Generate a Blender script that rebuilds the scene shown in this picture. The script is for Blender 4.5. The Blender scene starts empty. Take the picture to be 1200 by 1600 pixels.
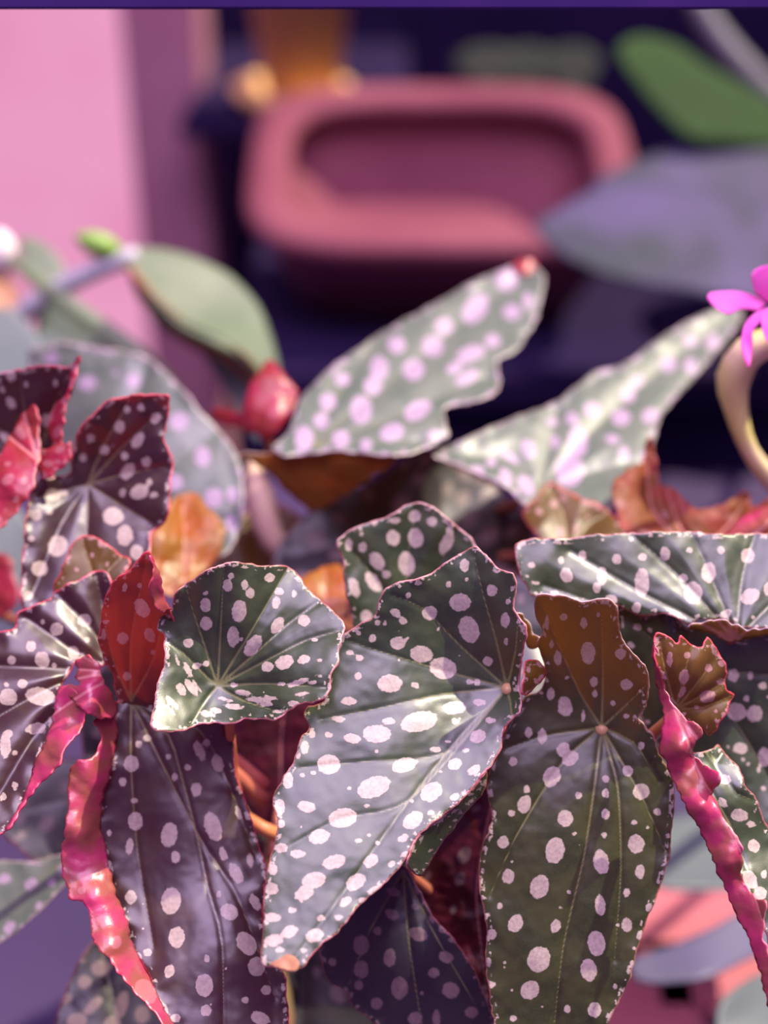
import bpy, bmesh, math, random
import numpy as np
from mathutils import Vector, Matrix, noise
from mathutils.geometry import delaunay_2d_cdt

random.seed(7)
rng = np.random.default_rng(7)
sc = bpy.context.scene
col = sc.collection

# ------------------------------------------------------------------ camera
PITCH = math.radians(30)
FOC = 0.44                      # distance of the plane in focus (m)
FPX = 2198.0                    # focal length for a 1200x1600 frame
CENTRE = Vector((0, 0, 0.42))   # what the camera looks at
VIEW = Vector((0, math.cos(PITCH), -math.sin(PITCH)))
UPV = Vector((0, math.sin(PITCH), math.cos(PITCH)))
CAM = CENTRE - VIEW * FOC
cd = bpy.data.cameras.new('camera')
cam = bpy.data.objects.new('camera', cd)
col.objects.link(cam)
cam.location = CAM
cam.rotation_euler = (math.pi / 2 - PITCH, 0, 0)
cd.sensor_fit = 'VERTICAL'
cd.sensor_height = 36
cd.lens = FPX / 1600 * 36
cd.clip_start = 0.02
cd.dof.use_dof = True
cd.dof.focus_distance = FOC + 0.004
cd.dof.aperture_fstop = (cd.lens / 1000) / 0.0132
sc.camera = cam

# ------------------------------------------------------------------ world, sun, skylight, exposure
w = bpy.data.worlds.new('world'); sc.world = w; w.use_nodes = True
bg = w.node_tree.nodes['Background']
bg.inputs[0].default_value = (0.44, 0.18, 0.66, 1)
bg.inputs[1].default_value = 0.62

def lamp(name, kind, loc, target, energy, color, **kw):
    l = bpy.data.lights.new(name, kind)
    o = bpy.data.objects.new(name, l); col.objects.link(o)
    o.location = loc
    o.rotation_euler = (Vector(target) - Vector(loc)).to_track_quat('-Z', 'Y').to_euler()
    l.energy = energy; l.color = color
    for k, v in kw.items(): setattr(l, k, v)
    return o
lamp('sun', 'SUN', (1.40, 0.50, 2.6), (0, 0, 0.3), 9.5, (1.0, 0.90, 0.68), angle=math.radians(0.8))
lamp('skylight', 'AREA', (0.0, -0.50, 2.40), (0.0, -0.50, 0.4), 150, (0.82, 0.62, 1.0), shape='RECTANGLE', size=2.0, size_y=2.0)

sc.view_settings.view_transform = 'Standard'
sc.view_settings.look = 'None'
sc.view_settings.gamma = 1
sc.view_settings.use_curve_mapping = False
sc.view_settings.exposure = 0.0

# ------------------------------------------------------------------ helpers
def on_bench(x, y, z=0.0):
    """Where the line of sight through x, y meets the bench top."""
    v = P(x, y, 0) - CAM
    return CAM + v * ((z - CAM.z) / v.z)

def on_wall(x, y, wy):
    """Where the line of sight through x, y meets an upright plane facing us."""
    v = P(x, y, 0) - CAM
    return CAM + v * ((wy - CAM.y) / v.y)

def P(x, y, d=0.0):
    """A point of the place: d is millimetres beyond the plane in focus."""
    z = FOC + d / 1000.0
    return CAM + VIEW * z + Vector((1, 0, 0)) * ((x - 600) / FPX * z) + UPV * (-(y - 800) / FPX * z)

def tag(o, label=None, cat=None, group=None, kind=None):
    if label: o['label'] = label
    if cat: o['category'] = cat
    if group: o['group'] = group
    if kind: o['kind'] = kind
    return o

def empty(name, loc, label, cat, group=None):
    o = bpy.data.objects.new(name, None); col.objects.link(o)
    o.location = loc; o.empty_display_size = 0.02
    return tag(o, label, cat, group)

def link(name, me, parent=None, mats=(), smooth=True):
    o = bpy.data.objects.new(name, me); col.objects.link(o)
    for m in mats: me.materials.append(m)
    if smooth:
        me.polygons.foreach_set('use_smooth', [True] * len(me.polygons))
    if parent is not None:
        o.parent = parent
        top = parent
        loc = Vector((0, 0, 0))
        while top is not None:
            loc += top.location; top = top.parent
        o.location = -loc
    return o

def mesh_from(verts, faces, name='m'):
    me = bpy.data.meshes.new(name)
    me.from_pydata([tuple(v) for v in verts], [], faces)
    me.update()
    return me

def box(name, lo, hi, mat, parent=None, bev=0.004):
    bm = bmesh.new()
    bmesh.ops.create_cube(bm, size=1)
    lo, hi = Vector(lo), Vector(hi)
    for v in bm.verts:
        v.co = Vector([(lo[i] + hi[i]) / 2 + v.co[i] * (hi[i] - lo[i]) for i in range(3)])
    if bev:
        bmesh.ops.bevel(bm, geom=bm.edges[:], offset=bev, segments=2, affect='EDGES')
    me = bpy.data.meshes.new(name); bm.to_mesh(me); bm.free()
    return link(name, me, parent, [mat], smooth=False)

def catmull(pts, step, closed=True):
    pts = [np.array(p, float) for p in pts]
    n = len(pts); out = []
    rngi = range(n) if closed else range(n - 1)
    for i in rngi:
        if closed:
            p0, p1, p2, p3 = pts[i - 1], pts[i], pts[(i + 1) % n], pts[(i + 2) % n]
        else:
            p0, p1, p2, p3 = pts[max(i - 1, 0)], pts[i], pts[i + 1], pts[min(i + 2, n - 1)]
        k = max(1, int(round(np.linalg.norm((p2 - p1)[:2]) / step)))
        for j in range(k):
            t = j / k
            # centripetal-ish: tension 0.4 keeps corners
            m1 = (p2 - p0) * 0.38; m2 = (p3 - p1) * 0.38
            a = 2 * t ** 3 - 3 * t ** 2 + 1; b = t ** 3 - 2 * t ** 2 + t
            c = -2 * t ** 3 + 3 * t ** 2; e = t ** 3 - t ** 2
            out.append(a * p1 + b * m1 + c * p2 + e * m2)
    if not closed: out.append(pts[-1])
    return np.array(out)

def tube(name, pts, radii, mat, parent=None, seg=10, step=0.006):
    """A tapering stalk through world points."""
    pp = [tuple(p) + (r,) for p, r in zip(pts, radii)]
    pts4 = []
    n = len(pp)
    for i in range(n - 1):
        p0, p1, p2, p3 = [np.array(pp[k]) for k in (max(i - 1, 0), i, i + 1, min(i + 2, n - 1))]
        k = max(2, int(np.linalg.norm((p2 - p1)[:3]) / step))
        for j in range(k):
            t = j / k
            m1 = (p2 - p0) * 0.5; m2 = (p3 - p1) * 0.5
            pts4.append((2*t**3-3*t**2+1)*p1 + (t**3-2*t**2+t)*m1 + (-2*t**3+3*t**2)*p2 + (t**3-t**2)*m2)
    pts4.append(np.array(pp[-1]))
    verts, faces = [], []
    ref = Vector((0.3, 0.9, 0.31)).normalized()
    for i, q in enumerate(pts4):
        a = Vector(pts4[max(i - 1, 0)][:3]); b = Vector(pts4[min(i + 1, len(pts4) - 1)][:3])
        tdir = (b - a).normalized()
        u = tdir.cross(ref).normalized(); v = tdir.cross(u)
        for s in range(seg):
            an = 2 * math.pi * s / seg
            verts.append(Vector(q[:3]) + (u * math.cos(an) + v * math.sin(an)) * max(q[3], 1e-4))
    for i in range(len(pts4) - 1):
        for s in range(seg):
            a = i * seg + s; b = i * seg + (s + 1) % seg
            faces.append((a, b, b + seg, a + seg))
    faces.append(tuple(range(seg))[::-1]); faces.append(tuple(range(len(verts) - seg, len(verts))))
    me = mesh_from(verts, faces)
    bm = bmesh.new(); bm.from_mesh(me); bmesh.ops.recalc_face_normals(bm, faces=bm.faces[:]); bm.to_mesh(me); bm.free()
    return link(name, me, parent, [mat])

def lathe(name, profile, centre, mat, parent=None, seg=48, tilt=None, sup=None):
    """profile: (radius, height); sup=(a,b,n) makes rounded-rectangle rings instead of round ones."""
    verts, faces = [], []
    for r, h in profile:
        for s in range(seg):
            an = 2 * math.pi * s / seg
            c, si = math.cos(an), math.sin(an)
            if sup:
                e = 2 / sup[2]
                x = math.copysign(abs(c) ** e, c); y = math.copysign(abs(si) ** e, si)
                verts.append(Vector((x * (sup[0] + r), y * (sup[1] + r), h)))
            else:
                verts.append(Vector((c * r, si * r, h)))
    for i in range(len(profile) - 1):
        for s in range(seg):
            a = i * seg + s; b = i * seg + (s + 1) % seg
            faces.append((a, b, b + seg, a + seg))
    faces.append(tuple(range(seg))[::-1])
    faces.append(tuple(range(len(verts) - seg, len(verts))))
    M = Matrix.Translation(centre) @ (tilt if tilt else Matrix.Identity(4))
    verts = [M @ v for v in verts]
    me = mesh_from(verts, faces)
    bm = bmesh.new(); bm.from_mesh(me); bmesh.ops.recalc_face_normals(bm, faces=bm.faces[:]); bm.to_mesh(me); bm.free()
    return link(name, me, parent, [mat])

# ------------------------------------------------------------------ materials
class N:
    def __init__(s, name):
        s.m = bpy.data.materials.new(name); s.m.use_nodes = True
        s.t = s.m.node_tree; s.t.nodes.clear()
        s.out = s.t.nodes.new('ShaderNodeOutputMaterial')
    def n(s, typ, **kw):
        nd = s.t.nodes.new(typ)
        for k, v in kw.items(): setattr(nd, k, v)
        return nd
    def set(s, sock, v):
        if hasattr(v, 'is_linked'): s.t.links.new(v, sock)
        else: sock.default_value = v
    def math(s, op, a, b=0.0, clamp=False):
        nd = s.n('ShaderNodeMath', operation=op, use_clamp=clamp)
        s.set(nd.inputs[0], a); s.set(nd.inputs[1], b)
        return nd.outputs[0]
    def ramp(s, v, a, b, lo=0.0, hi=1.0):
        nd = s.n('ShaderNodeMapRange', interpolation_type='SMOOTHSTEP')
        s.set(nd.inputs[0], v)
        nd.inputs[1].default_value = a; nd.inputs[2].default_value = b
        nd.inputs[3].default_value = lo; nd.inputs[4].default_value = hi
        return nd.outputs[0]
    def mix(s, f, a, b):
        nd = s.n('ShaderNodeMix', data_type='RGBA')
        s.set(nd.inputs[0], f)
        s.set(nd.inputs[6], c4(a)); s.set(nd.inputs[7], c4(b))
        return nd.outputs[2]
    def noise(s, vec, scale, detail=2.0, rough=0.5):
        nd = s.n('ShaderNodeTexNoise')
        if vec is not None: s.t.links.new(vec, nd.inputs['Vector'])
        nd.inputs['Scale'].default_value = scale; nd.inputs['Detail'].default_value = detail
        nd.inputs['Roughness'].default_value = rough
        return nd.outputs[0]
    def attr(s, name, vec=False):
        nd = s.n('ShaderNodeAttribute', attribute_name=name)
        return nd.outputs['Vector'] if vec else nd.outputs['Fac']
def c4(c):
    if hasattr(c, 'is_linked'): return c
    return tuple(c) + (1,) if len(c) == 3 else tuple(c)

def plain(name, c1, c2=None, scale=30, rough=0.6, spec=0.4, bump=0.0, trans=None):
    g = N(name)
    tc = g.n('ShaderNodeTexCoord').outputs['Object']
    nz = g.noise(tc, scale, 4)
    colr = g.mix(g.ramp(nz, 0.3, 0.7), c1, c2 if c2 else [x * 0.8 for x in c1])
    b = g.n('ShaderNodeBsdfPrincipled')
    g.set(b.inputs['Base Color'], colr)
    b.inputs['Roughness'].default_value = rough
    b.inputs['Specular IOR Level'].default_value = spec
    if bump:
        bp = g.n('ShaderNodeBump'); bp.inputs['Strength'].default_value = bump; bp.inputs['Distance'].default_value = 0.002
        g.set(bp.inputs['Height'], g.noise(tc, scale * 6, 3)); g.set(b.inputs['Normal'], bp.outputs[0])
    sh = b.outputs[0]
    if trans:
        t = g.n('ShaderNodeBsdfTranslucent'); t.inputs[0].default_value = c4(trans)
        mx = g.n('ShaderNodeMixShader'); mx.inputs[0].default_value = 0.4
        g.t.links.new(sh, mx.inputs[1]); g.t.links.new(t.outputs[0], mx.inputs[2]); sh = mx.outputs[0]
    g.t.links.new(sh, g.out.inputs[0])
    return g.m

def leaf_top(name, g1, g2, spotc, margin, transc, trans=0.35, rough=0.39, spec=0.66, coat=0.0, veinc=(0.17, 0.17, 0.06)):
    g = N(name)
    uv = g.attr('uvp', True)
    spot, edge, vein = g.attr('spot'), g.attr('edge'), g.attr('vein')
    wob = g.math('MULTIPLY', g.math('SUBTRACT', g.noise(uv, 0.16, 2), 0.5), 5.0)
    sm = g.ramp(g.math('ADD', spot, wob), -0.7, 0.7, 1.0, 0.0)
    # fine specks strewn over the blade, crowding near the margin
    vo = g.n('ShaderNodeTexVoronoi'); g.t.links.new(uv, vo.inputs['Vector']); vo.inputs['Scale'].default_value = 0.085
    sep = g.n('ShaderNodeSeparateColor'); g.t.links.new(vo.outputs['Color'], sep.inputs[0])
    near = g.ramp(edge, 5, 14, 0.26, 0.02)
    on = g.math('LESS_THAN', sep.outputs[0], near)
    size = g.math('ADD', g.math('MULTIPLY', sep.outputs[1], 0.20), 0.10)
    sp2 = g.math('MULTIPLY', on, g.math('LESS_THAN', g.math('ADD', vo.outputs['Distance'], g.math('MULTIPLY', g.math('SUBTRACT', g.noise(uv, 0.3, 1), 0.5), 0.25)), size))
    patch = g.math('MULTIPLY', g.ramp(g.noise(uv, 0.09, 2), 0.56, 0.61), g.ramp(edge, 7, 10, 1.0, 0.0))
    spots = g.math('MAXIMUM', sm, g.math('MAXIMUM', sp2, patch))
    base = g.mix(g.ramp(g.noise(uv, 0.02, 4), 0.35, 0.65), g1, g2)
    base = g.mix(g.ramp(g.noise(uv, 0.35, 2), 0.4, 0.75, 0.0, 0.25), base, [x * 1.7 for x in g2])
    base = g.mix(g.ramp(vein, 0.8, 2.6, 0.5, 0.0), base, veinc)
    scol = g.mix(g.ramp(g.noise(uv, 0.22, 3), 0.35, 0.7), spotc, [x * 0.74 for x in spotc])
    base = g.mix(spots, base, scol)
    base = g.mix(g.ramp(g.math('ADD', edge, wob), 0.6, 2.8, 0.9, 0.0), base, margin)
    b = g.n('ShaderNodeBsdfPrincipled')
    g.set(b.inputs['Base Color'], base)
    g.set(b.inputs['Roughness'], g.math('ADD', g.math('MULTIPLY', spots, 0.10), rough))
    b.inputs['Specular IOR Level'].default_value = spec
    b.inputs['Coat Weight'].default_value = coat; b.inputs['Coat Roughness'].default_value = 0.3
    hgt = g.math('ADD', g.math('MULTIPLY', g.noise(uv, 0.45, 2), 0.35), g.math('ADD', g.math('MULTIPLY', spots, 0.7), g.math('MULTIPLY', g.noise(uv, 0.06, 2), 1.2)))
    bp = g.n('ShaderNodeBump'); bp.inputs['Strength'].default_value = 0.4; bp.inputs['Distance'].default_value = 0.00010
    g.set(bp.inputs['Height'], hgt); g.set(b.inputs['Normal'], bp.outputs[0])
    t = g.n('ShaderNodeBsdfTranslucent')
    g.set(t.inputs[0], g.mix(spots, transc, [min(1, x * 0.6 + 0.38) for x in transc]))
    mx = g.n('ShaderNodeMixShader'); mx.inputs[0].default_value = trans
    g.t.links.new(b.outputs[0], mx.inputs[1]); g.t.links.new(t.outputs[0], mx.inputs[2])
    g.t.links.new(mx.outputs[0], g.out.inputs[0])
    return g.m

def leaf_under(name, c1, c2, transc, trans=0.4, rough=0.38, spec=0.5, veinc=(0.6, 0.25, 0.22)):
    g = N(name)
    uv = g.attr('uvp', True)
    vein, spot = g.attr('vein'), g.attr('spot')
    base = g.mix(g.ramp(g.noise(uv, 0.025, 4), 0.35, 0.65), c1, c2)
    base = g.mix(g.ramp(vein, 1.0, 4.0, 0.6, 0.0), base, veinc)
    base = g.mix(g.ramp(spot, -1, 1, 0.35, 0.0), base, [min(1, x * 0.6 + 0.2) for x in c1])
    b = g.n('ShaderNodeBsdfPrincipled')
    g.set(b.inputs['Base Color'], base)
    b.inputs['Roughness'].default_value = rough; b.inputs['Specular IOR Level'].default_value = spec
    bp = g.n('ShaderNodeBump'); bp.inputs['Strength'].default_value = 0.5; bp.inputs['Distance'].default_value = 0.0005
    g.set(bp.inputs['Height'], g.noise(uv, 0.07, 3)); g.set(b.inputs['Normal'], bp.outputs[0])
    t = g.n('ShaderNodeBsdfTranslucent'); t.inputs[0].default_value = c4(transc)
    mx = g.n('ShaderNodeMixShader'); mx.inputs[0].default_value = trans
    g.t.links.new(b.outputs[0], mx.inputs[1]); g.t.links.new(t.outputs[0], mx.inputs[2])
    g.t.links.new(mx.outputs[0], g.out.inputs[0])
    return g.m

M = {}
SPOT = (0.29, 0.240, 0.195)
M['top'] = leaf_top('begonia_green', (0.009, 0.020, 0.006), (0.022, 0.035, 0.011), SPOT, (0.24, 0.08, 0.07), (0.95, 0.42, 0.14), trans=0.05)
M['top_amber'] = leaf_top('begonia_amber_green', (0.011, 0.018, 0.0045), (0.024, 0.030, 0.008), SPOT, (0.22, 0.09, 0.06), (1.0, 0.45, 0.14), trans=0.10, spec=0.42)
M['top_red'] = leaf_top('begonia_bronze', (0.011, 0.006, 0.009), (0.018, 0.014, 0.009), SPOT, (0.42, 0.04, 0.07), (1.0, 0.28, 0.15), trans=0.18, spec=0.7)
M['top_glow'] = leaf_top('begonia_backlit_lobe', (0.030, 0.012, 0.010), (0.045, 0.022, 0.012), SPOT, (0.50, 0.05, 0.08), (1.0, 0.36, 0.24), trans=0.42, spec=0.5)  # lit copy of the bronze: backlight glow put into colour and translucency
M['top_olive'] = leaf_top('begonia_olive', (0.036, 0.030, 0.006), (0.06, 0.048, 0.010), (0.30, 0.18, 0.16), (0.48, 0.05, 0.08), (1.0, 0.50, 0.10), trans=0.30, spec=0.35)
M['top_pale'] = leaf_top('begonia_pale', (0.058, 0.082, 0.060), (0.085, 0.105, 0.080), (0.27, 0.20, 0.27), (0.26, 0.19, 0.19), (0.9, 0.8, 0.5), trans=0.10, rough=0.42)
M['top_dark'] = leaf_top('begonia_dark_shaded', (0.008, 0.008, 0.011), (0.014, 0.014, 0.014), (0.12, 0.08, 0.08), (0.16, 0.05, 0.05), (0.8, 0.3, 0.2), trans=0.06, spec=0.5)  # dark copy of the green, shade between leaves put into the colour
M['under_shaded'] = leaf_under('begonia_crimson_shaded', (0.060, 0.005, 0.012), (0.035, 0.006, 0.008), (0.6, 0.1, 0.1), trans=0.12)  # crimson underside darkened in colour for the shade of leaves above
M['under_rust'] = leaf_under('begonia_red_rust', (0.19, 0.03, 0.022), (0.13, 0.045, 0.012), (1.0, 0.28, 0.16), trans=0.3, rough=0.55, spec=0.25)
M['under'] = leaf_under('begonia_crimson', (0.24, 0.012, 0.035), (0.18, 0.02, 0.016), (1.0, 0.22, 0.26), trans=0.3)
M['under_pink'] = leaf_under('begonia_pink', (0.36, 0.026, 0.088), (0.23, 0.060, 0.040), (1.0, 0.30, 0.36), trans=0.3, rough=0.38, spec=0.7)
M['under_orange'] = leaf_under('begonia_rust', (0.34, 0.090, 0.012), (0.26, 0.12, 0.02), (1.0, 0.5, 0.15), trans=0.5)
M['under_olive'] = leaf_under('begonia_yellow_olive', (0.15, 0.13, 0.02), (0.16, 0.08, 0.018), (1.0, 0.65, 0.2))
M['rim_pink'] = plain('rim_pink', (0.432, 0.096, 0.15), (0.45, 0.21, 0.21), rough=0.4)
M['rim_red'] = plain('rim_red', (0.42, 0.024, 0.054), (0.45, 0.072, 0.072), rough=0.4)
M['rim_pale'] = plain('rim_pale', (0.31, 0.25, 0.25), (0.3, 0.15, 0.15), rough=0.5)
M['petiole'] = plain('petiole_red', (0.312, 0.06, 0.048), (0.33, 0.144, 0.072), scale=60, rough=0.4)
M['petiole_orange'] = plain('petiole_orange', (0.504, 0.21, 0.07), (0.49, 0.14, 0.07), scale=60, rough=0.4)
M['petiole_tan'] = plain('petiole_tan', (0.3, 0.198, 0.096), (0.3, 0.156, 0.072), scale=60, rough=0.5)
M['cane'] = plain('cane_green', (0.14, 0.13, 0.06), (0.22, 0.10, 0.06), scale=40, rough=0.5)
M['terracotta'] = plain('terracotta', (0.125, 0.027, 0.047), (0.165, 0.046, 0.064), scale=9, rough=0.8, spec=0.2, bump=0.3)
M['soil'] = plain('soil', (0.02, 0.013, 0.012), (0.05, 0.03, 0.025), scale=120, rough=0.95, bump=1)
M['tan'] = plain('tan_clay', (0.64, 0.384, 0.144), (0.576, 0.32, 0.128), scale=7, rough=0.7)
M['bench'] = plain('violet_bench', (0.022, 0.01045, 0.0484), (0.03025, 0.01485, 0.05775), scale=5, rough=0.6)
M['indigo'] = plain('indigo_board', (0.010, 0.005, 0.028), (0.014, 0.007, 0.036), scale=4, rough=0.9, spec=0.1)
M['mauve'] = plain('mauve_post', (0.28, 0.11, 0.15), (0.32, 0.14, 0.18), scale=6, rough=0.7)
M['rail'] = plain('rail_indigo', (0.035, 0.012, 0.11), (0.05, 0.018, 0.14), scale=30, rough=0.6)

# ------------------------------------------------------------------ leaf builder
def in_poly(q, poly):
    x, y = q[:, 0], q[:, 1]; ins = np.zeros(len(q), bool)
    n = len(poly); j = n - 1
    for i in range(n):
        xi, yi = poly[i]; xj, yj = poly[j]
        if yi != yj:
            c = ((yi > y) != (yj > y)) & (x < (xj - xi) * (y - yi) / (yj - yi) + xi)
            ins ^= c
        j = i
    return ins

def seg_dist(q, a, b):
    ab = b - a; l2 = max((ab ** 2).sum(), 1e-9)
    t = np.clip(((q - a) @ ab) / l2, 0, 1)
    return np.hypot(*(q - (a + t[:, None] * ab)).T), t

def tps(ctrl):
    c = np.array(ctrl, float); X = c[:, :2] / 200.0; n = len(X)
    def ker(r2): return np.where(r2 > 1e-12, 0.5 * r2 * np.log(np.maximum(r2, 1e-12)), 0.0)
    r2 = ((X[:, None] - X[None]) ** 2).sum(-1)
    A = np.zeros((n + 3, n + 3)); A[:n, :n] = ker(r2) + 0.002 * np.eye(n)
    A[:n, n] = 1; A[:n, n + 1:] = X; A[n, :n] = 1; A[n + 1:, :n] = X.T
    wv = np.linalg.lstsq(A, np.concatenate([c[:, 2], np.zeros(3)]), rcond=None)[0]
    def f(q):
        Y = q / 200.0
        k = ker(((Y[:, None] - X[None]) ** 2).sum(-1))
        return k @ wv[:n] + wv[n] + Y @ wv[n + 1:]
    return f

def nz2(q, s, seed=0.0):
    return np.array([noise.noise(Vector((x * s, y * s, seed))) for x, y in q])

ZT = {'3': (220, 840, 3.3333), '4': (400, 760, 2.7273), '5': (390, 1100, 2.6667), '6': (720, 1100, 2.5),
      '7': (780, 720, 2.857), '1': (0, 840, 3.0), '2': (0, 1200, 2.609), '8': (960, 960, 4.704), 'a': (0, 540, 3.0),
      'm': (300, 380, 2.0), 'n': (660, 380, 2.222), 'p': (0, 0, 1.0)}
def S(z, *lst):
    """Speckles: centre, half-axes and turn, read at one magnification."""
    ox, oy, k = ZT[z]; out = []
    for s in lst:
        x, y, a, b = s[:4]; an = s[4] if len(s) > 4 else 0
        out.append((ox + x / k, oy + y / k, a / k, b / k, an))
    return out

def rand_spots(poly, n, rmin, rmax, seed, stretch=1.3, ang=None, cen=None):
    r = np.random.default_rng(seed); lo, hi = poly.min(0), poly.max(0); out = []
    for _ in range(n * 30):
        if len(out) >= n: break
        p = lo + r.random(2) * (hi - lo)
        if not in_poly(p[None], poly)[0]: continue
        rad = rmin + (rmax - rmin) * r.random() ** 1.6
        if any(math.hypot(p[0] - o[0], p[1] - o[1]) < (rad + max(o[2], o[3])) * 1.25 for o in out): continue
        if cen is not None: an = math.degrees(math.atan2(p[1] - cen[1], p[0] - cen[0]))
        else: an = (ang if ang is not None else 90) + r.normal() * 15
        out.append((p[0], p[1], rad * stretch, rad / stretch ** 0.5, an))
    return out

def leaf(name, parent, patches, mats, origin=None, veins=(), spots=(), rspots=None, h=4.0, groove=0.5, quilt=1.2, quiltw=22.0,
         ruffle=1.2, tooth=1.3, wav=0.6, thick=0.45, label=None, seed=0, crinkle=1.1, ds=1.0):
    """One leaf blade: patches are (outline, depth controls, underside_shown). They are joined to one mesh."""
    V, Fc, A_spot, A_edge, A_vein = [], [], [], [], []
    UV = []
    base = 0
    vsegs = []
    if origin is not None:
        for v in veins:
            pts = [origin] + (v if isinstance(v, list) else [v])
            cv = catmull(pts, 25, closed=False)
            L = np.concatenate([[0], np.cumsum(np.hypot(*np.diff(cv, axis=0).T))]); L = L / L[-1]
            for i in range(len(cv) - 1): vsegs.append((cv[i], cv[i + 1], L[i]))
    for pi, pt in enumerate(patches):
        out, ctrl, flip = pt[0], pt[1], (pt[2] if len(pt) > 2 else False)
        out = np.array(out, float)
        bnd = catmull(out, h * 1.05)
        if tooth:
            nb = len(bnd); tan = np.roll(bnd, -1, 0) - np.roll(bnd, 1, 0)
            nrm = np.stack([tan[:, 1], -tan[:, 0]], 1) / (np.hypot(*tan.T)[:, None] + 1e-6)
            tooth_ = tooth * (1.9 if flip else 1.0)
            off = nz2(bnd, 0.11, 3.3 + seed) * tooth_ * 1.6 + nz2(bnd, 0.045, 9.1 + seed) * tooth_ * 1.2
            bnd = bnd + nrm * off[:, None]
        lo, hi = bnd.min(0), bnd.max(0)
        gx, gy = np.meshgrid(np.arange(lo[0], hi[0], h), np.arange(lo[1], hi[1], h * 0.866))
        gx = gx + (np.arange(gx.shape[0]) % 2)[:, None] * h * 0.5
        g = np.stack([gx.ravel(), gy.ravel()], 1)
        g = g[in_poly(g, bnd)]
        def edist(q):
            m = np.full(len(q), 1e9); n = len(bnd)
            for i in range(n):
                dd, _ = seg_dist(q, bnd[i], bnd[(i + 1) % n]); m = np.minimum(m, dd)
            return m
        if len(g):
            ge = edist(g); g = g[ge > h * 0.55]
        q = np.concatenate([bnd, g]) if len(g) else bnd
        nb = len(bnd)
        res = delaunay_2d_cdt([Vector((a, -b)) for a, b in q], [(i, (i + 1) % nb) for i in range(nb)], [], 1, 1e-4)
        q2 = np.array([(v.x, -v.y) for v in res[0]])
        ed = edist(q2)
        d = tps(ctrl)(q2)
        vd = np.full(len(q2), 99.0); vraw = np.full(len(q2), 200.0)
        for a, b, l in vsegs:
            dd, t = seg_dist(q2, a, b)
            vraw = np.minimum(vraw, dd); vd = np.minimum(vd, dd / (1.15 - 0.75 * l))
        if vsegs:
            rr = np.clip(np.hypot(*(q2 - np.array(origin)).T) / 60.0, 0.15, 1)
            d = d + groove * np.exp(-(vraw / 4.5) ** 2) - quilt * rr * (1 - np.exp(-(vraw / quiltw) ** 2))
        d = d + wav * nz2(q2, 0.016, seed + 1.7) + 0.12 * nz2(q2, 0.07, seed + 5.5)
        if flip and tooth: d = d + crinkle * nz2(q2, 0.022, seed + 2.2) + 0.45 * crinkle * nz2(q2, 0.07, seed + 4.2)
        if ruffle: d = d + ruffle * (0.35 if flip else 1.0) * nz2(q2, 0.035, seed + 8.2) * np.exp(-ed / 16.0)
        sp = list(spots)
        if rspots is not None:
            sp = sp + rand_spots(bnd, rspots[0], rspots[1], rspots[2], 11 + seed * 7 + pi, cen=origin)
        sd = np.full(len(q2), 30.0)
        for (x, y, a, b, an) in sp:
            ca, sa = math.cos(math.radians(an)), math.sin(math.radians(an))
            dx, dy = q2[:, 0] - x, q2[:, 1] - y
            u, v = dx * ca + dy * sa, -dx * sa + dy * ca
            sd = np.minimum(sd, (np.sqrt((u / a) ** 2 + (v / b) ** 2) - 1) * min(a, b))
        if parent.get('deep') or (parent.parent and parent.parent.get('deep')): d = d * DEEP
        V += [P(x, y, dd) for (x, y), dd in zip(q2, d)]
        for f in res[2]:
            f = [i + base for i in f]
            Fc.append(tuple(f[::-1]) if flip else tuple(f))
        base += len(q2)
        A_spot.append(sd); A_edge.append(ed); A_vein.append(vd); UV.append(np.column_stack([q2 + 1000.0 * pi, np.full(len(q2), seed * 37.0)]))
    me = mesh_from(V, Fc, name)
    for nm, arr in (('spot', A_spot), ('edge', A_edge), ('vein', A_vein)):
        at = me.attributes.new(nm, 'FLOAT', 'POINT'); at.data.foreach_set('value', np.concatenate(arr).astype(np.float32))
    at = me.attributes.new('uvp', 'FLOAT_VECTOR', 'POINT'); at.data.foreach_set('vector', np.concatenate(UV).astype(np.float32).ravel())
    o = link(name, me, parent, [M[k] for k in mats])
    md = o.modifiers.new('thickness', 'SOLIDIFY'); md.thickness = thick / 1000; md.offset = -1
    md.material_offset = 1; md.material_offset_rim = 2
    if label: o['label'] = label
    return o

DEEP = 1.55
def petiole(parent, pts, r, mat='petiole'):
    if parent.parent.get('deep'): pts = [(x, y, d * DEEP) for x, y, d in pts]
    return tube('petiole', [P(*p) for p in pts], r, M[mat], parent)

# ------------------------------------------------------------------ the room
wall = box('wall_back', (-1.6, 2.30, -0.8), (1.6, 2.36, 2.0), M['indigo'], bev=0); tag(wall, kind='structure')
fl = box('floor', (-1.6, -1.2, -0.86), (1.6, 2.36, -0.8), M['indigo'], bev=0); tag(fl, kind='structure')

g = N('pink_daylight')
em = g.n('ShaderNodeEmission')
tc = g.n('ShaderNodeTexCoord').outputs['Object']
g.set(em.inputs[0], g.mix(g.ramp(g.noise(tc, 4.0, 2), 0.3, 0.7), (0.78, 0.28, 0.50), (0.84, 0.34, 0.56)))
em.inputs[1].default_value = 1.0
g.t.links.new(em.outputs[0], g.out.inputs[0])
M['pane'] = g.m
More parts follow.
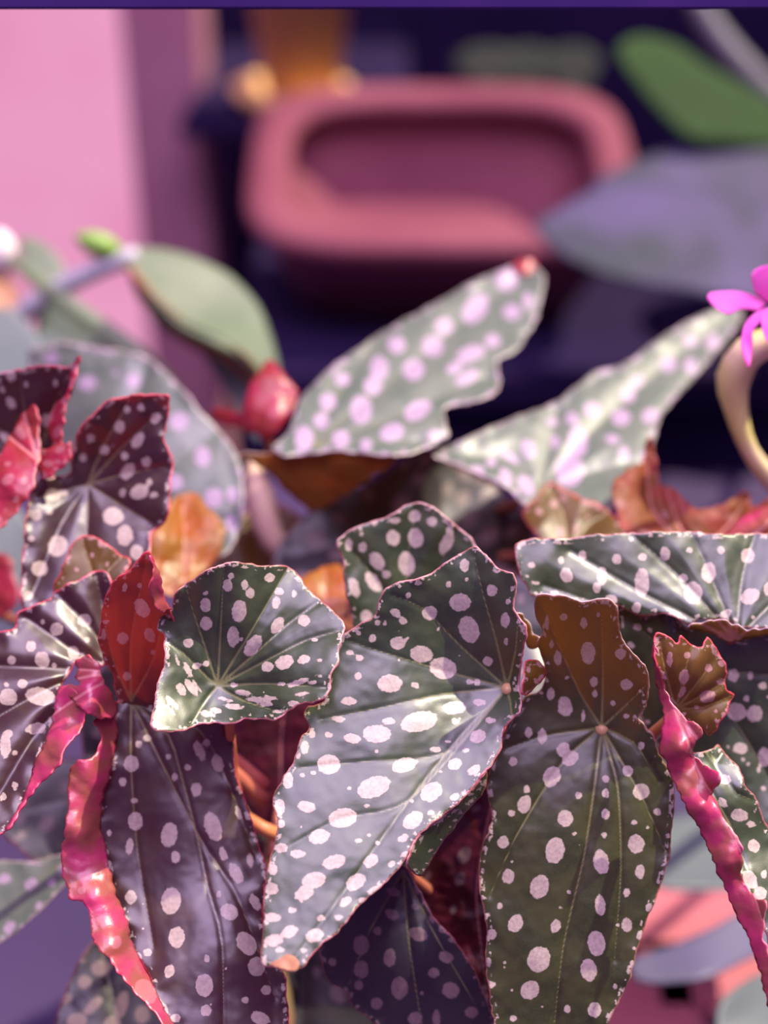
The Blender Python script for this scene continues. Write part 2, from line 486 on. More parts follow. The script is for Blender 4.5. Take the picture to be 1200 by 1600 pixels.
# a tall window bay with a pink lit pane and a mauve post beside it
WY = 1.62
a = on_wall(-420, -150, WY); b = on_wall(205, 200, WY)
win = box('window_1', (a.x, WY, -0.79), (b.x, WY + 0.02, a.z + 0.1), M['pane'], bev=0); tag(win, kind='structure')
p0 = on_wall(202, 200, WY - 0.05); p1 = on_wall(318, 200, WY - 0.05)
post = box('trim_1', (p0.x, WY - 0.05, -0.8), (p1.x, WY + 0.10, a.z + 0.1), M['mauve'], bev=0.006); tag(post, kind='structure')
r0 = P(0, 18, 30)
rail = box('trim_2', (-0.9, r0.y, r0.z + 0.0005), (0.9, r0.y + 0.012, r0.z + 0.03), M['rail'], bev=0.001); tag(rail, kind='structure')
rail.rotation_euler = (0, 0, 0)

# potting bench under the plants
bench = empty('potting_bench', (0, 0.15, -0.8), 'violet painted potting bench the plants stand on', 'bench')
box('bench_top', (-0.8, -0.30, -0.03), (0.8, 0.80, 0.0), M['bench'], bench)
for x in (-0.74, 0.74):
    for y in (-0.24, 0.74):
        box('leg', (x - 0.03, y - 0.03, -0.8), (x + 0.03, y + 0.03, -0.03), M['bench'], bench)
# dark staging behind, carrying the terracotta trough
bowl_c = P(690, 262, 1060)
# terracotta trough, tipped towards us
TILT = Matrix.Rotation(math.radians(15), 4, 'X')
prof = [(-0.075, -0.125), (-0.055, -0.125), (-0.012, -0.02), (0.0, 0.0), (-0.004, 0.010), (-0.036, 0.012), (-0.046, 0.004), (-0.044, -0.008), (-0.030, -0.014), (-0.038, -0.05), (-0.075, -0.088), (-0.13, -0.088)]
trough = lathe('trough', prof, bowl_c, M['terracotta'], seg=72, tilt=TILT, sup=(0.206, 0.165, 4.2))
tag(trough, 'wide empty terracotta trough tipped forward on the dark shelf', 'planter')
SH = min(v.co.z for v in trough.data.vertices) - 0.0005
rear = empty('staging_shelf', (bowl_c.x, bowl_c.y, -0.8), 'dark indigo staging shelf under the terracotta trough', 'shelf')
SX = on_wall(345, 430, bowl_c.y - 0.2).x
box('shelf_top', (SX, bowl_c.y - 0.20, SH - 0.04), (1.2, bowl_c.y + 0.40, SH), M['indigo'], rear)
box('front_panel', (SX, bowl_c.y - 0.17, -0.8), (1.2, bowl_c.y - 0.13, SH - 0.04), M['indigo'], rear)
for x in (SX + 0.02, 1.1):
    box('leg', (x, bowl_c.y + 0.30, -0.8), (x + 0.06, bowl_c.y + 0.36, SH - 0.04), M['indigo'], rear)

# ledge on the wall with the tan pot
lp = P(455, 168, 1420)
ledge = box('wall_ledge', (lp.x - 0.14, lp.y - 0.08, lp.z - 0.02), (lp.x + 0.16, 2.30, lp.z), M['indigo']); tag(ledge, 'small dark ledge fixed to the wall under the tan pot', 'ledge')
tp = empty('tan_pot', lp + Vector((0.02, 0, 0)), 'tan clay pot standing in a saucer on the wall ledge', 'pot')
lathe('saucer', [(0.060, 0.0), (0.080, 0.030), (0.075, 0.032), (0.058, 0.008)], lp + Vector((0.0, 0, 0)), M['tan'], tp)
lathe('body', [(0.045, 0.010), (0.066, 0.15), (0.072, 0.15), (0.074, 0.18), (0.062, 0.18), (0.056, 0.14)], lp + Vector((0.015, 0, 0)), M['tan'], tp)

# ------------------------------------------------------------------ front begonia
potc = Vector((0.0, -0.05, 0.0))
plant = empty('begonia_plant', potc, 'sharp spotted begonia with dark wing-shaped leaves filling the foreground', 'plant')
lathe('pot', [(0.065, 0.001), (0.085, 0.12), (0.092, 0.12), (0.094, 0.15), (0.084, 0.15), (0.078, 0.12)], potc, M['terracotta'], plant)
lathe('soil', [(0.03, 0.128), (0.080, 0.130), (0.03, 0.137)], potc, M['soil'], plant)
base1 = potc + Vector((-0.03, 0.0, 0.13)); base2 = potc + Vector((0.035, 0.01, 0.13))
tube('stem', [base1, P(430, 1500, 100), P(420, 1250, 110), P(330, 1040, 100), P(170, 880, 92)], [0.0055, 0.005, 0.0045, 0.004, 0.003], M['cane'], plant)
tube('stem', [base2, P(740, 1500, 85), P(860, 1250, 70), P(930, 1050, 72), P(980, 860, 80)], [0.0055, 0.005, 0.0045, 0.004, 0.003], M['cane'], plant)

# --- B: the big central leaf
B_out = [(505, 1095), (512, 1040), (528, 1000), (561, 976), (587, 960), (591, 943), (602, 921), (620, 910), (649, 905), (679, 892), (704, 874), (741, 853),
         (757, 866), (778, 887), (803, 897), (807, 921), (803, 951), (821, 980), (820, 1009), (814, 1039), (811, 1072), (815, 1090), (812, 1112), (788, 1137),
         (784, 1167), (769, 1194), (739, 1231), (709, 1261), (660, 1299), (645, 1321), (630, 1348), (600, 1381), (574, 1404), (551, 1426), (525, 1460), (499, 1477),
         (477, 1508), (461, 1516), (439, 1512), (409, 1507), (410, 1460), (412, 1400), (418, 1355), (429, 1314), (433, 1280), (426, 1250), (439, 1220), (457, 1194),
         (468, 1156), (484, 1136), (474, 1118), (480, 1104)]
B_ctl = [(792, 1075, 19), (741, 855, 13), (620, 910, 12), (803, 900, 8), (700, 980, 18), (540, 1000, 15), (480, 1150, 7), (640, 1110, 11), (433, 1280, -4), (560, 1250, -1),
         (700, 1190, 7), (783, 1165, 8), (462, 1512, -24), (410, 1400, -13), (522, 1455, -19), (660, 1298, -5), (600, 1381, -12), (740, 1230, 3), (814, 1100, 11), (818, 1000, 9), (500, 1330, -9)]
B_sp = S('4', (870, 495, 45, 38), (908, 610, 42, 58, -20), (740, 540, 32, 30), (1005, 443, 23, 25), (888, 337, 20, 28), (820, 418, 12, 14), (897, 397, 9, 9), (648, 465, 12, 14),
         (595, 540, 26, 16, 35), (625, 572, 20, 15, 35), (605, 668, 33, 28), (497, 648, 15, 18), (705, 715, 48, 36, 10), (797, 775, 58, 46, 15), (988, 745, 22, 20), (570, 840, 52, 38), (678, 848, 20, 12, 20),
         (910, 833, 14, 12), (943, 835, 14, 14), (1062, 570, 20, 33), (1065, 662, 10, 15), (440, 730, 18, 14), (435, 808, 17, 16), (400, 708, 16, 12), (845, 945, 52, 26, -3), (950, 920, 28, 15),
         (850, 1002, 18, 13, 20), (998, 997, 22, 12), (565, 1000, 28, 16), (350, 992, 28, 13, 5), (395, 915, 33, 18), (695, 1003, 80, 42, -12), (515, 1055, 62, 38), (410, 1075, 38, 20, 10), (945, 1065, 35, 28, -20),
         (778, 608, 8, 8), (1075, 490, 10, 14), (548, 582, 8, 12), (517, 583, 12, 14), (437, 625, 10, 10), (690, 410, 16, 12), (645, 648, 8, 8))
B_sp += S('5', (330, 253, 48, 42), (330, 130, 18, 12, 30), (775, 190, 24, 12), (900, 193, 14, 10), (855, 250, 30, 24, -20), (645, 255, 54, 30, -15), (518, 347, 72, 43, -20), (757, 367, 50, 36, -35), (935, 275, 30, 18, -35),
          (855, 388, 20, 14, -30), (680, 485, 46, 32, -40), (640, 560, 24, 15, -30), (238, 428, 38, 24, 10), (388, 475, 60, 40, -10), (290, 553, 44, 30, -15), (200, 625, 32, 18), (353, 658, 50, 28, -15),
          (505, 655, 34, 24, -40), (453, 570, 18, 10, -10), (533, 580, 12, 8), (267, 735, 50, 34, -15), (228, 788, 42, 28, -25), (442, 742, 46, 30, -38), (400, 823, 27, 18, -35), (592, 667, 18, 12, -30), (297, 893, 18, 13),
          (177, 860, 18, 12), (270, 965, 38, 26, -20), (165, 950, 38, 24, -25), (100, 985, 40, 24, -10), (125, 1025, 20, 12), (225, 1027, 14, 10), (525, 780, 34, 18, -25), (470, 820, 20, 12), (370, 890, 20, 12),
          (130, 500, 18, 18), (95, 690, 20, 22), (90, 770, 30, 25), (130, 600, 28, 20), (95, 890, 35, 20), (125, 430, 22, 35), (160, 320, 22, 35), (230, 180, 18, 28), (260, 125, 14, 18), (220, 297, 12, 8), (265, 285, 12, 9),
          (675, 405, 12, 8), (795, 283, 10, 6), (490, 425, 12, 8), (415, 350, 10, 7), (755, 453, 14, 12), (825, 157, 12, 6))
B_fold = [(762, 1200), (755, 1240), (730, 1268), (709, 1295), (686, 1325), (658, 1368), (636, 1352), (645, 1321), (660, 1299), (709, 1261), (739, 1231)]
B_fctl = [(762, 1200, 4.5), (739, 1231, 3.3), (709, 1261, 0), (660, 1299, -4.5), (636, 1352, -7), (755, 1240, 12), (709, 1295, 10), (658, 1368, 6), (686, 1325, 8)]
bo = (792, 1075)
lf = leaf('leaf', plant, [(B_out, B_ctl), (B_fold, B_fctl)], ['top', 'under', 'rim_pink'], bo,
     [[(720, 1150), (640, 1250), (540, 1390), (455, 1505)], [(690, 1085), (600, 1105), (500, 1125)], [(700, 1050), (600, 1020), (540, 1000)], [(720, 1010), (660, 950), (612, 930)],
      [(775, 1000), (755, 930), (741, 870)], [(805, 1020), (810, 960)], [(800, 1120), (780, 1170)], [(640, 1250), (530, 1280), (440, 1330)], [(700, 1175), (570, 1190), (470, 1200)]],
     B_sp, h=3.6, seed=1, quilt=0.45, groove=0.3, label='big lilac-sheened leaf hanging in the centre with a brown tip')
petiole(lf, [(792, 1075, 18), (800, 1110, 32), (820, 1200, 55), (845, 1290, 70)], [0.0018, 0.0022, 0.0025, 0.003], 'petiole_tan')
# dry brown tip
tip_out = [(415, 1507), (432, 1500), (447, 1491), (460, 1496), (468, 1506), (461, 1517), (439, 1514)]
M['dry'] = plain('dry_tip', (0.312, 0.144, 0.084), (0.204, 0.09, 0.048), scale=300, rough=0.8)
leaf('dry_tip', lf, [(tip_out, [(415, 1507, -23), (447, 1491, -23.5), (468, 1506, -25), (440, 1514, -26), (461, 1517, -26)])], ['dry', 'dry', 'dry'], h=3, tooth=1.0, seed=2, ruffle=1, label='dry brown tip')

# --- A: funnel shaped leaf
A_out = [(246, 984), (250, 963), (269, 951), (270, 939), (276, 924), (298, 907), (319, 894), (340, 884), (367, 878), (400, 882), (430, 883), (448, 885), (460, 891), (472, 903), (478, 915), (496, 933),
         (520, 954), (538, 975), (535, 996), (531, 1014), (529, 1035), (518, 1053), (516, 1074), (508, 1089), (487, 1098), (466, 1101), (445, 1116), (427, 1125), (400, 1123), (382, 1124), (361, 1131),
         (337, 1129), (310, 1132), (286, 1141), (265, 1144), (244, 1140), (235, 1131), (241, 1104), (244, 1074), (253, 1050), (256, 1038), (257, 1010), (256, 990)]
A_ctl = [(340, 1072, 14), (345, 884, 5), (390, 882, 9), (460, 890, 18), (496, 933, 15), (538, 975, 9), (460, 1000, 9), (515, 1075, -2), (466, 1101, -1), (450, 1070, 3), (430, 1040, 8), (425, 960, 12), (395, 1010, 11.5), (370, 980, 11), (400, 1123, 3), (400, 1085, 8.5), (337, 1129, 7), (345, 1100, 11.5),
         (276, 924, 7), (300, 950, 10), (296, 1000, 12), (318, 1045, 13), (250, 972, 12), (256, 1020, 8.5), (243, 1070, 4), (236, 1133, -4), (265, 1144, -3), (285, 1085, 8), (310, 1132, 4)]
A_sp = S('3', (337, 352, 28, 37), (340, 447, 32, 35), (452, 250, 25, 30), (540, 245, 20, 25), (570, 290, 23, 26), (512, 382, 38, 58, 8), (480, 515, 32, 55), (585, 562, 36, 65, 35), (712, 457, 30, 47, 30), (850, 432, 30, 32),
         (705, 340, 20, 35, 20), (720, 280, 25, 20), (798, 293, 14, 18), (247, 550, 28, 24), (290, 668, 22, 18), (342, 657, 18, 16), (660, 673, 32, 28, -20), (748, 650, 48, 36, -25), (848, 635, 35, 22, -20),
         (820, 755, 55, 15, -18), (735, 763, 22, 10, -10), (895, 755, 25, 10, -15), (530, 808, 45, 15, 8), (610, 845, 60, 15, 5), (672, 835, 38, 11, 10), (485, 768, 20, 12), (440, 843, 35, 9, 15), (480, 880, 52, 15, 5),
         (655, 870, 42, 10), (840, 815, 35, 10, -10), (390, 900, 30, 15, 15), (345, 918, 42, 15, 10), (245, 690, 14, 45, -28), (210, 790, 22, 36, -30), (262, 780, 20, 52, -35), (165, 860, 16, 50, -45), (150, 893, 10, 40, -45),
         (905, 530, 16, 10), (795, 865, 30, 14), (720, 905, 30, 10), (470, 200, 15, 15), (340, 290, 14, 12), (670, 210, 28, 22), (930, 720, 20, 7), (190, 640, 8, 35, -20), (930, 640, 18, 10), (290, 770, 8, 40, -35))
lf = leaf('leaf', plant, [(A_out, A_ctl)], ['top', 'under_orange', 'rim_pink'], (340, 1072),
     [[(345, 980), (350, 885)], [(390, 990), (425, 930), (448, 890)], [(400, 1020), (450, 975), (500, 940)], [(420, 1030), (480, 1000), (535, 985)], [(420, 1068), (510, 1075)], [(380, 1095), (440, 1113)],
      [(325, 1090), (300, 1130)], [(325, 1060), (285, 1020), (255, 1000)], [(320, 1010), (300, 950), (290, 915)]],
     A_sp, h=3.4, seed=3, quilt=0.9, quiltw=18, wav=0.7, label='pale lilac funnel-shaped leaf open towards us')
petiole(lf, [(341, 1075, 21.5), (356, 1120, 22), (361, 1160, 34), (366, 1220, 52), (384, 1277, 62), (434, 1304, 64), (480, 1380, 100)], [0.0013, 0.0016, 0.0017, 0.0018, 0.0022, 0.0026], 'petiole_orange')

# --- C: right front leaf
C_out = [(838, 932), (864, 930), (885, 932), (909, 940), (948, 935), (962, 948), (965, 965), (971, 997), (990, 1021), (1011, 1045), (1014, 1074), (1008, 1105), (997, 1122), (1003, 1130), (1020, 1148), (1032, 1180),
         (1052, 1216), (1054, 1248), (1050, 1292), (1046, 1340), (1028, 1396), (1012, 1436), (996, 1484), (984, 1532), (960, 1580), (930, 1635), (880, 1690), (820, 1660), (778, 1620), (766, 1560), (758, 1500), (760, 1452),
         (750, 1396), (748, 1356), (756, 1316), (768, 1280), (760, 1232), (764, 1204), (780, 1176), (790, 1140), (812, 1104), (822, 1087), (845, 1078), (853, 1055), (847, 1028), (840, 1007), (848, 986), (837, 965)]
C_ctl = [(940, 1137, 23), (850, 932, -6), (950, 937, -6), (900, 985, 6), (1011, 1050, 10), (1052, 1240, 18), (1030, 1396, 16), (760, 1232, 21), (750, 1380, 20), (764, 1560, 17), (880, 1690, 13), (950, 1600, 14), (900, 1350, 16),
         (812, 1104, 25), (790, 1140, 23), (846, 1020, 18), (925, 1220, 19), (880, 1500, 14)]
C_sp = S('6', (408, 20, 28, 25), (265, 110, 14, 22), (318, 127, 18, 30), (203, 225, 17, 18), (400, 178, 25, 28, 30), (428, 213, 36, 26, -40), (355, 285, 33, 42, 25), (258, 332, 13, 16), (248, 392, 26, 36, 15), (198, 427, 15, 14),
         (408, 447, 30, 33), (460, 358, 14, 14), (565, 350, 14, 18), (565, 430, 16, 22), (560, 512, 11, 11), (165, 540, 22, 24), (368, 572, 37, 52, 12), (548, 617, 30, 47, -10), (700, 655, 19, 27), (648, 738, 14, 16),
         (685, 547, 33, 37), (705, 343, 32, 32), (652, 262, 20, 22), (705, 162, 14, 16), (768, 422, 15, 14), (678, 463, 11, 9), (185, 674, 24, 28), (308, 714, 36, 48, 20), (545, 785, 21, 40, -5), (213, 857, 28, 36, 25),
         (370, 868, 20, 25, 20), (648, 863, 20, 27), (152, 788, 11, 13), (530, 935, 34, 50, -8), (305, 998, 44, 52, 15), (499, 1040, 32, 45, -8), (270, 1118, 34, 40, 35), (523, 1195, 26, 31), (417, 1190, 13, 17), (603, 1105, 10, 12),
         (205, 1228, 14, 13), (735, 795, 14, 18), (700, 905, 14, 22), (423, 735, 8, 7), (390, 797, 7, 5), (445, 507, 9, 7), (120, 900, 18, 22), (108, 1010, 12, 20), (115, 1095, 20, 14), (670, 1020, 10, 18), (565, 293, 14, 16))
C_sp += S('7', (287, 697, 18, 16), (378, 725, 17, 24), (440, 688, 9, 13), (213, 722, 10, 30), (397, 857, 32, 50), (262, 880, 18, 32), (233, 820, 10, 20), (540, 862, 24, 24), (423, 987, 17, 25), (427, 1040, 13, 17), (568, 1000, 28, 25),
          (508, 1083, 11, 11), (230, 1040, 18, 30), (295, 1095, 30, 45, -10), (192, 1225, 20, 30), (132, 1212, 16, 26), (567, 1140, 14, 12), (302, 967, 10, 8), (375, 1140, 10, 25))
C_tab = [(804, 954), (822, 965), (832, 986), (845, 996), (840, 1012), (826, 1010), (819, 986), (808, 972)]
lf = leaf('leaf', plant, [(C_out, C_ctl), (C_tab, [(804, 954, 20), (822, 965, 22), (845, 996, 19), (826, 1010, 24), (819, 986, 24)], True)], ['top_amber', 'under_olive', 'rim_pale'], (940, 1137),
     [[(930, 1220), (912, 1340), (880, 1480), (860, 1660)], [(880, 1190), (810, 1300), (765, 1400)], [(850, 1150), (790, 1170)], [(905, 1080), (870, 1000), (850, 950)], [(942, 1060), (940, 960)], [(980, 1100), (1010, 1070)],
      [(990, 1160), (1030, 1220)], [(965, 1230), (970, 1360), (960, 1500)], [(1000, 1240), (1040, 1330)]],
     C_sp, h=3.6, seed=5, quilt=0.55, label='long olive leaf hanging at right with a star of veins')
petiole(lf, [(940, 1137, 23), (935, 1170, 40), (915, 1210, 62), (880, 1240, 70)], [0.0020, 0.0022, 0.0025, 0.003], 'petiole_tan')
# small curled lobe at its left shoulder
leaf('lobe', lf, [([(820, 1034), (836, 1030), (850, 1040), (853, 1058), (838, 1072), (824, 1086), (815, 1082), (818, 1060)],
      [(820, 1034, 12), (850, 1040, 17), (853, 1058, 17), (818, 1085, 8), (830, 1055, 9)])], ['top_olive', 'under_olive', 'rim_pink'], h=3, seed=6, rspots=(4, 3, 5), ruffle=1.5)

# --- D: broad leaf on the right, seen nearly along its face
D_out = [(805, 851), (832, 841), (885, 841), (927, 835), (990, 832), (1060, 830), (1130, 834), (1200, 832), (1275, 836), (1300, 900), (1285, 975), (1200, 982), (1161, 981), (1130, 968), (1092, 970), (1074, 977), (1060, 966), (1039, 959),
         (997, 962), (962, 946), (900, 942), (836, 932), (822, 916), (812, 895), (806, 872)]
D_ctl = [(808, 855, 33), (830, 930, 29), (1000, 834, 35), (1000, 958, 28), (1200, 832, 38), (1200, 982, 23), (1100, 900, 31), (900, 895, 32), (1290, 900, 31), (1130, 968, 26)]
D_sp = S('7', (300, 512, 28, 34, -20), (460, 515, 22, 40), (436, 567, 18, 24), (637, 545, 32, 65), (525, 440, 20, 24), (640, 430, 18, 18), (740, 415, 22, 32), (865, 590, 42, 50), (935, 500, 32, 45), (822, 525, 20, 20), (850, 400, 16, 14),
         (1110, 425, 30, 35), (990, 400, 18, 18), (1120, 605, 45, 34, -30), (1200, 570, 18, 30), (612, 655, 20, 24), (370, 425, 18, 28), (275, 445, 12, 18), (145, 465, 18, 14), (1010, 685, 30, 18, -30), (590, 350, 14, 12), (160, 545, 18, 8),
         (500, 620, 26, 22), (245, 590, 20, 12))
D_lip = [(1074, 978), (1092, 970), (1130, 968), (1161, 980), (1200, 981), (1285, 975), (1285, 990), (1200, 990), (1170, 996), (1140, 1003), (1115, 990), (1095, 984)]
lf = leaf('leaf', plant, [(D_out, D_ctl), (D_lip, [(1074, 978, 22), (1130, 968, 21), (1200, 981, 17.6), (1285, 975, 20), (1285, 990, 24), (1140, 1003, 27), (1200, 990, 24), (1095, 984, 25)], True)], ['top', 'under_olive', 'rim_pale'], (1150, 1000),
     [[(1010, 930), (890, 860)], [(1060, 900), (990, 838)], [(1110, 900), (1080, 834)], [(1160, 900), (1180, 836)], [(1000, 965), (850, 915)], [(1220, 930), (1290, 880)]],
     D_sp, h=3.8, seed=7, quilt=1.5, quiltw=24, wav=1.0, label='broad leaf at right edge with a straight upper margin and violet sheen')
petiole(lf, [(1150, 990, 28), (1120, 1010, 45), (1010, 1040, 66), (940, 1050, 72)], [0.002, 0.002, 0.0024, 0.003])

# --- E: dark leaf in the shade under it
E_out = [(965, 950), (980, 952), (997, 961), (1020, 962), (1039, 957), (1060, 968), (1075, 980), (1090, 976), (1120, 988), (1160, 998), (1200, 992), (1270, 1000), (1300, 1150), (1280, 1330), (1210, 1330), (1150, 1260), (1090, 1220), (1020, 1150), (975, 1060)]
E_ctl = [(965, 950, 34), (1039, 957, 32), (1200, 995, 36), (1270, 1150, 40), (1270, 1330, 34), (1100, 1100, 42), (1020, 1150, 46)]
E_sp = S('8', (895, 715, 70, 65, 30), (1030, 730, 58, 62), (925, 985, 55, 42), (1105, 1050, 50, 70), (1090, 525, 34, 28), (970, 620, 20, 26), (875, 450, 40, 50), (1000, 450, 20, 30), (835, 975, 14, 14), (945, 1068, 16, 16), (985, 1103, 16, 16),
         (1060, 1140, 14, 24), (1095, 1280, 18, 16), (170, 95, 32, 25), (262, 112, 18, 24), (435, 115, 12, 12), (120, 225, 35, 20, 35), (610, 175, 14, 10))
lf = leaf('leaf', plant, [(E_out, E_ctl)], ['top', 'under', 'rim_pink'], (1090, 1030), [[(1150, 1130), (1250, 1290)], [(1150, 1050), (1260, 1060)], [(1020, 1000), (975, 960)], [(1060, 990), (1050, 965)], [(1060, 1100), (1050, 1160)]],
     E_sp, h=4, seed=8, ruffle=2.0, label='dark shaded leaf under the broad right leaf')
petiole(lf, [(1090, 1030, 40), (1060, 1060, 55), (960, 1090, 70)], [0.002, 0.002, 0.0025])

# --- F: curled leaf at the right with a hot pink fold
F_fan = [(1025, 990), (1045, 995), (1058, 1004), (1065, 992), (1079, 1006), (1088, 1012), (1098, 1009), (1105, 994), (1117, 1009), (1126, 1026), (1133, 1034), (1136, 1049), (1134, 1066), (1137, 1079), (1148, 1085), (1141, 1098), (1134, 1117),
         (1124, 1130), (1121, 1141), (1107, 1151), (1096, 1140), (1075, 1126), (1055, 1110), (1040, 1085), (1030, 1050), (1022, 1015)]
F_fold = [(1022, 1000), (1027, 1010), (1031, 1032), (1040, 1070), (1052, 1100), (1075, 1126), (1096, 1134), (1094, 1148), (1085, 1163), (1085, 1181), (1104, 1196), (1125, 1213), (1119, 1229), (1113, 1243), (1124, 1264), (1140, 1292), (1158, 1318), (1160, 1346), (1157, 1364),
          (1176, 1396), (1198, 1412), (1192, 1460), (1206, 1500), (1226, 1560), (1250, 1660), (1225, 1650), (1200, 1568), (1188, 1520), (1172, 1472), (1148, 1420), (1120, 1356), (1096, 1300), (1075, 1264), (1053, 1219), (1034, 1173), (1036, 1140), (1037, 1110), (1027, 1070), (1020, 1030)]
F_bl = [(1078, 1180), (1107, 1173), (1121, 1164), (1130, 1173), (1151, 1194), (1160, 1211), (1164, 1226), (1181, 1245), (1188, 1262), (1194, 1279), (1204, 1300), (1235, 1370), (1260, 1470), (1265, 1560), (1245, 1640), (1215, 1520), (1190, 1440), (1150, 1360), (1115, 1280), (1090, 1220)]
F_c1 = [(1055, 1107, 14), (1025, 990, 4), (1105, 995, 10), (1148, 1085, 16), (1121, 1140, 17), (1085, 1050, 8), (1030, 1050, 5)]
F_c2 = [(1022, 1005, 4), (1036, 1140, 8), (1052, 1100, 8), (1053, 1219, 6), (1096, 1300, 2), (1148, 1420, -2), (1200, 1568, -8), (1094, 1147, 0), (1120, 1218, -5), (1156, 1335, -9), (1196, 1412, -11), (1226, 1560, -14), (1066, 1170, -1), (1085, 1181, 6), (1113, 1243, 1), (1157, 1364, -3), (1100, 1255, -5), (1140, 1350, -8)]
F_c3 = [(1078, 1180, 14), (1121, 1164, 20), (1200, 1292, 16), (1130, 1280, 9), (1196, 1412, 3), (1245, 1640, -8), (1265, 1500, 4), (1160, 1240, 11)]
F_sp = S('8', (405, 330, 22, 52), (510, 460, 38, 55, 10), (690, 395, 28, 32), (535, 300, 25, 25), (685, 603, 60, 45, -10), (605, 683, 18, 14), (745, 710, 14, 14), (733, 265, 20, 40, -20), (790, 360, 28, 25), (790, 495, 45, 22, -10), (800, 740, 18, 25), (500, 570, 20, 50, 25),
         (920, 1475, 65, 48, 10), (795, 1385, 28, 45, -35), (810, 1215, 50, 36, 20), (1005, 1545, 40, 18, 10))
F_sp += S('6', (1145, 555, 22, 26, -35), (1133, 470, 20, 12), (1130, 685, 25, 40, -28), (1170, 740, 25, 25), (1185, 665, 12, 18))
lf = leaf('leaf', plant, [(F_bl, F_c3), (F_fold, F_c2, True)], ['top', 'under_pink', 'rim_pink'], (1056, 1108),
     [[(1090, 1200), (1150, 1310), (1230, 1560)], [(1120, 1190), (1130, 1175)], [(1150, 1240), (1175, 1250)]], F_sp, h=3.4, seed=9, ruffle=2.0, wav=0.6, quilt=0.8, crinkle=0.75, label='curled leaf at right edge with its hot pink underside folded outward')
leaf('lobe', lf, [(F_fan, F_c1)], ['top_olive', 'under_pink', 'rim_red'], (1056, 1108), [[(1070, 1050), (1080, 1010)], [(1095, 1060), (1122, 1020)], [(1100, 1085), (1140, 1060)], [(1100, 1105), (1145, 1086)], [(1040, 1050), (1030, 1000)]],
     F_sp, h=3.4, seed=10, ruffle=1.6, quilt=1.5, quiltw=12, label='amber toothed lobe')
petiole(lf, [(1056, 1112, 15), (1040, 1130, 24), (1000, 1160, 45), (920, 1180, 70)], [0.002, 0.002, 0.0024, 0.003], 'petiole_orange')

# --- G: hanging leaf at the left with a red backlit upper lobe
G_up = [(230, 863), (238, 870), (247, 897), (254, 927), (262, 947), (275, 980), (290, 1030), (300, 1080), (270, 1120), (225, 1125), (187, 1096), (177, 1072), (178, 1053), (163, 1033), (159, 1020), (153, 997), (157, 973), (160, 950), (167, 927), (177, 907), (200, 893), (213, 877)]
G_uc = [(230, 863, -4), (160, 950, 9), (262, 947, 7), (187, 1093, 30), (255, 1050, 26), (205, 980, 13), (300, 1080, 30), (225, 1125, 32)]
G_lo = [(187, 1093), (225, 1080), (290, 1085), (340, 1110), (363, 1133), (367, 1160), (368, 1203), (377, 1233), (383, 1250), (395, 1284), (406, 1323), (418, 1361), (413, 1392), (412, 1440), (428, 1490), (446, 1526), (449, 1564), (452, 1600), (446, 1680), (350, 1730), (310, 1680), (264, 1599),
        (245, 1560), (230, 1518), (203, 1476), (195, 1438), (176, 1392), (165, 1346), (155, 1296), (157, 1246), (172, 1200), (176, 1150), (180, 1110)]
G_lc = [(187, 1093, 30), (255, 1082, 31), (355, 1130, 31), (172, 1200, 28), (155, 1296, 27), (203, 1476, 16), (264, 1598, 4), (370, 1203, 30), (418, 1361, 26), (447, 1540, 18), (452, 1600, 14), (290, 1240, 27), (307, 1303, 25), (349, 1476, 12), (350, 1700, -2), (235, 1350, 25), (365, 1300, 27)]
G_fold = [(143, 1128), (160, 1112), (176, 1105), (181, 1135), (180, 1165), (173, 1200), (160, 1246), (158, 1296), (167, 1346), (178, 1392), (198, 1438), (206, 1476), (232, 1518), (247, 1560), (268, 1600), (300, 1660), (285, 1660), (253, 1602), (230, 1572), (207, 1545), (184, 1522), (161, 1488), (144, 1468), (142, 1438), (130, 1410), (109, 1403),
          (100, 1372), (98, 1322), (105, 1269), (107, 1225), (110, 1200), (122, 1185), (140, 1188), (158, 1160), (156, 1140)]
G_fc = [(176, 1105, 27), (173, 1200, 27.5), (158, 1296, 26.5), (206, 1476, 15), (268, 1600, 3), (107, 1210, 18), (98, 1322, 16), (105, 1390, 13), (143, 1460, 6), (207, 1545, 0), (253, 1602, -4), (130, 1300, 14), (150, 1400, 10), (140, 1210, 18), (180, 1470, 4), (147, 1130, 20)]
G_sp = S('1', (665, 330, 32, 48, -30), (575, 472, 28, 28), (703, 458, 24, 36, -25), (495, 395, 18, 10), (487, 455, 12, 25), (655, 225, 12, 12), (718, 537, 12, 12), (585, 235, 12, 20), (595, 650, 20, 20), (615, 1060, 35, 38), (575, 1145, 18, 20), (650, 970, 15, 18),
         (790, 1028, 14, 14), (1020, 1058, 26, 42, -20), (968, 962, 17, 18), (935, 1000, 22, 50, -22), (880, 1078, 16, 16), (920, 1175, 26, 25), (690, 940, 20, 16), (820, 1120, 14, 16))
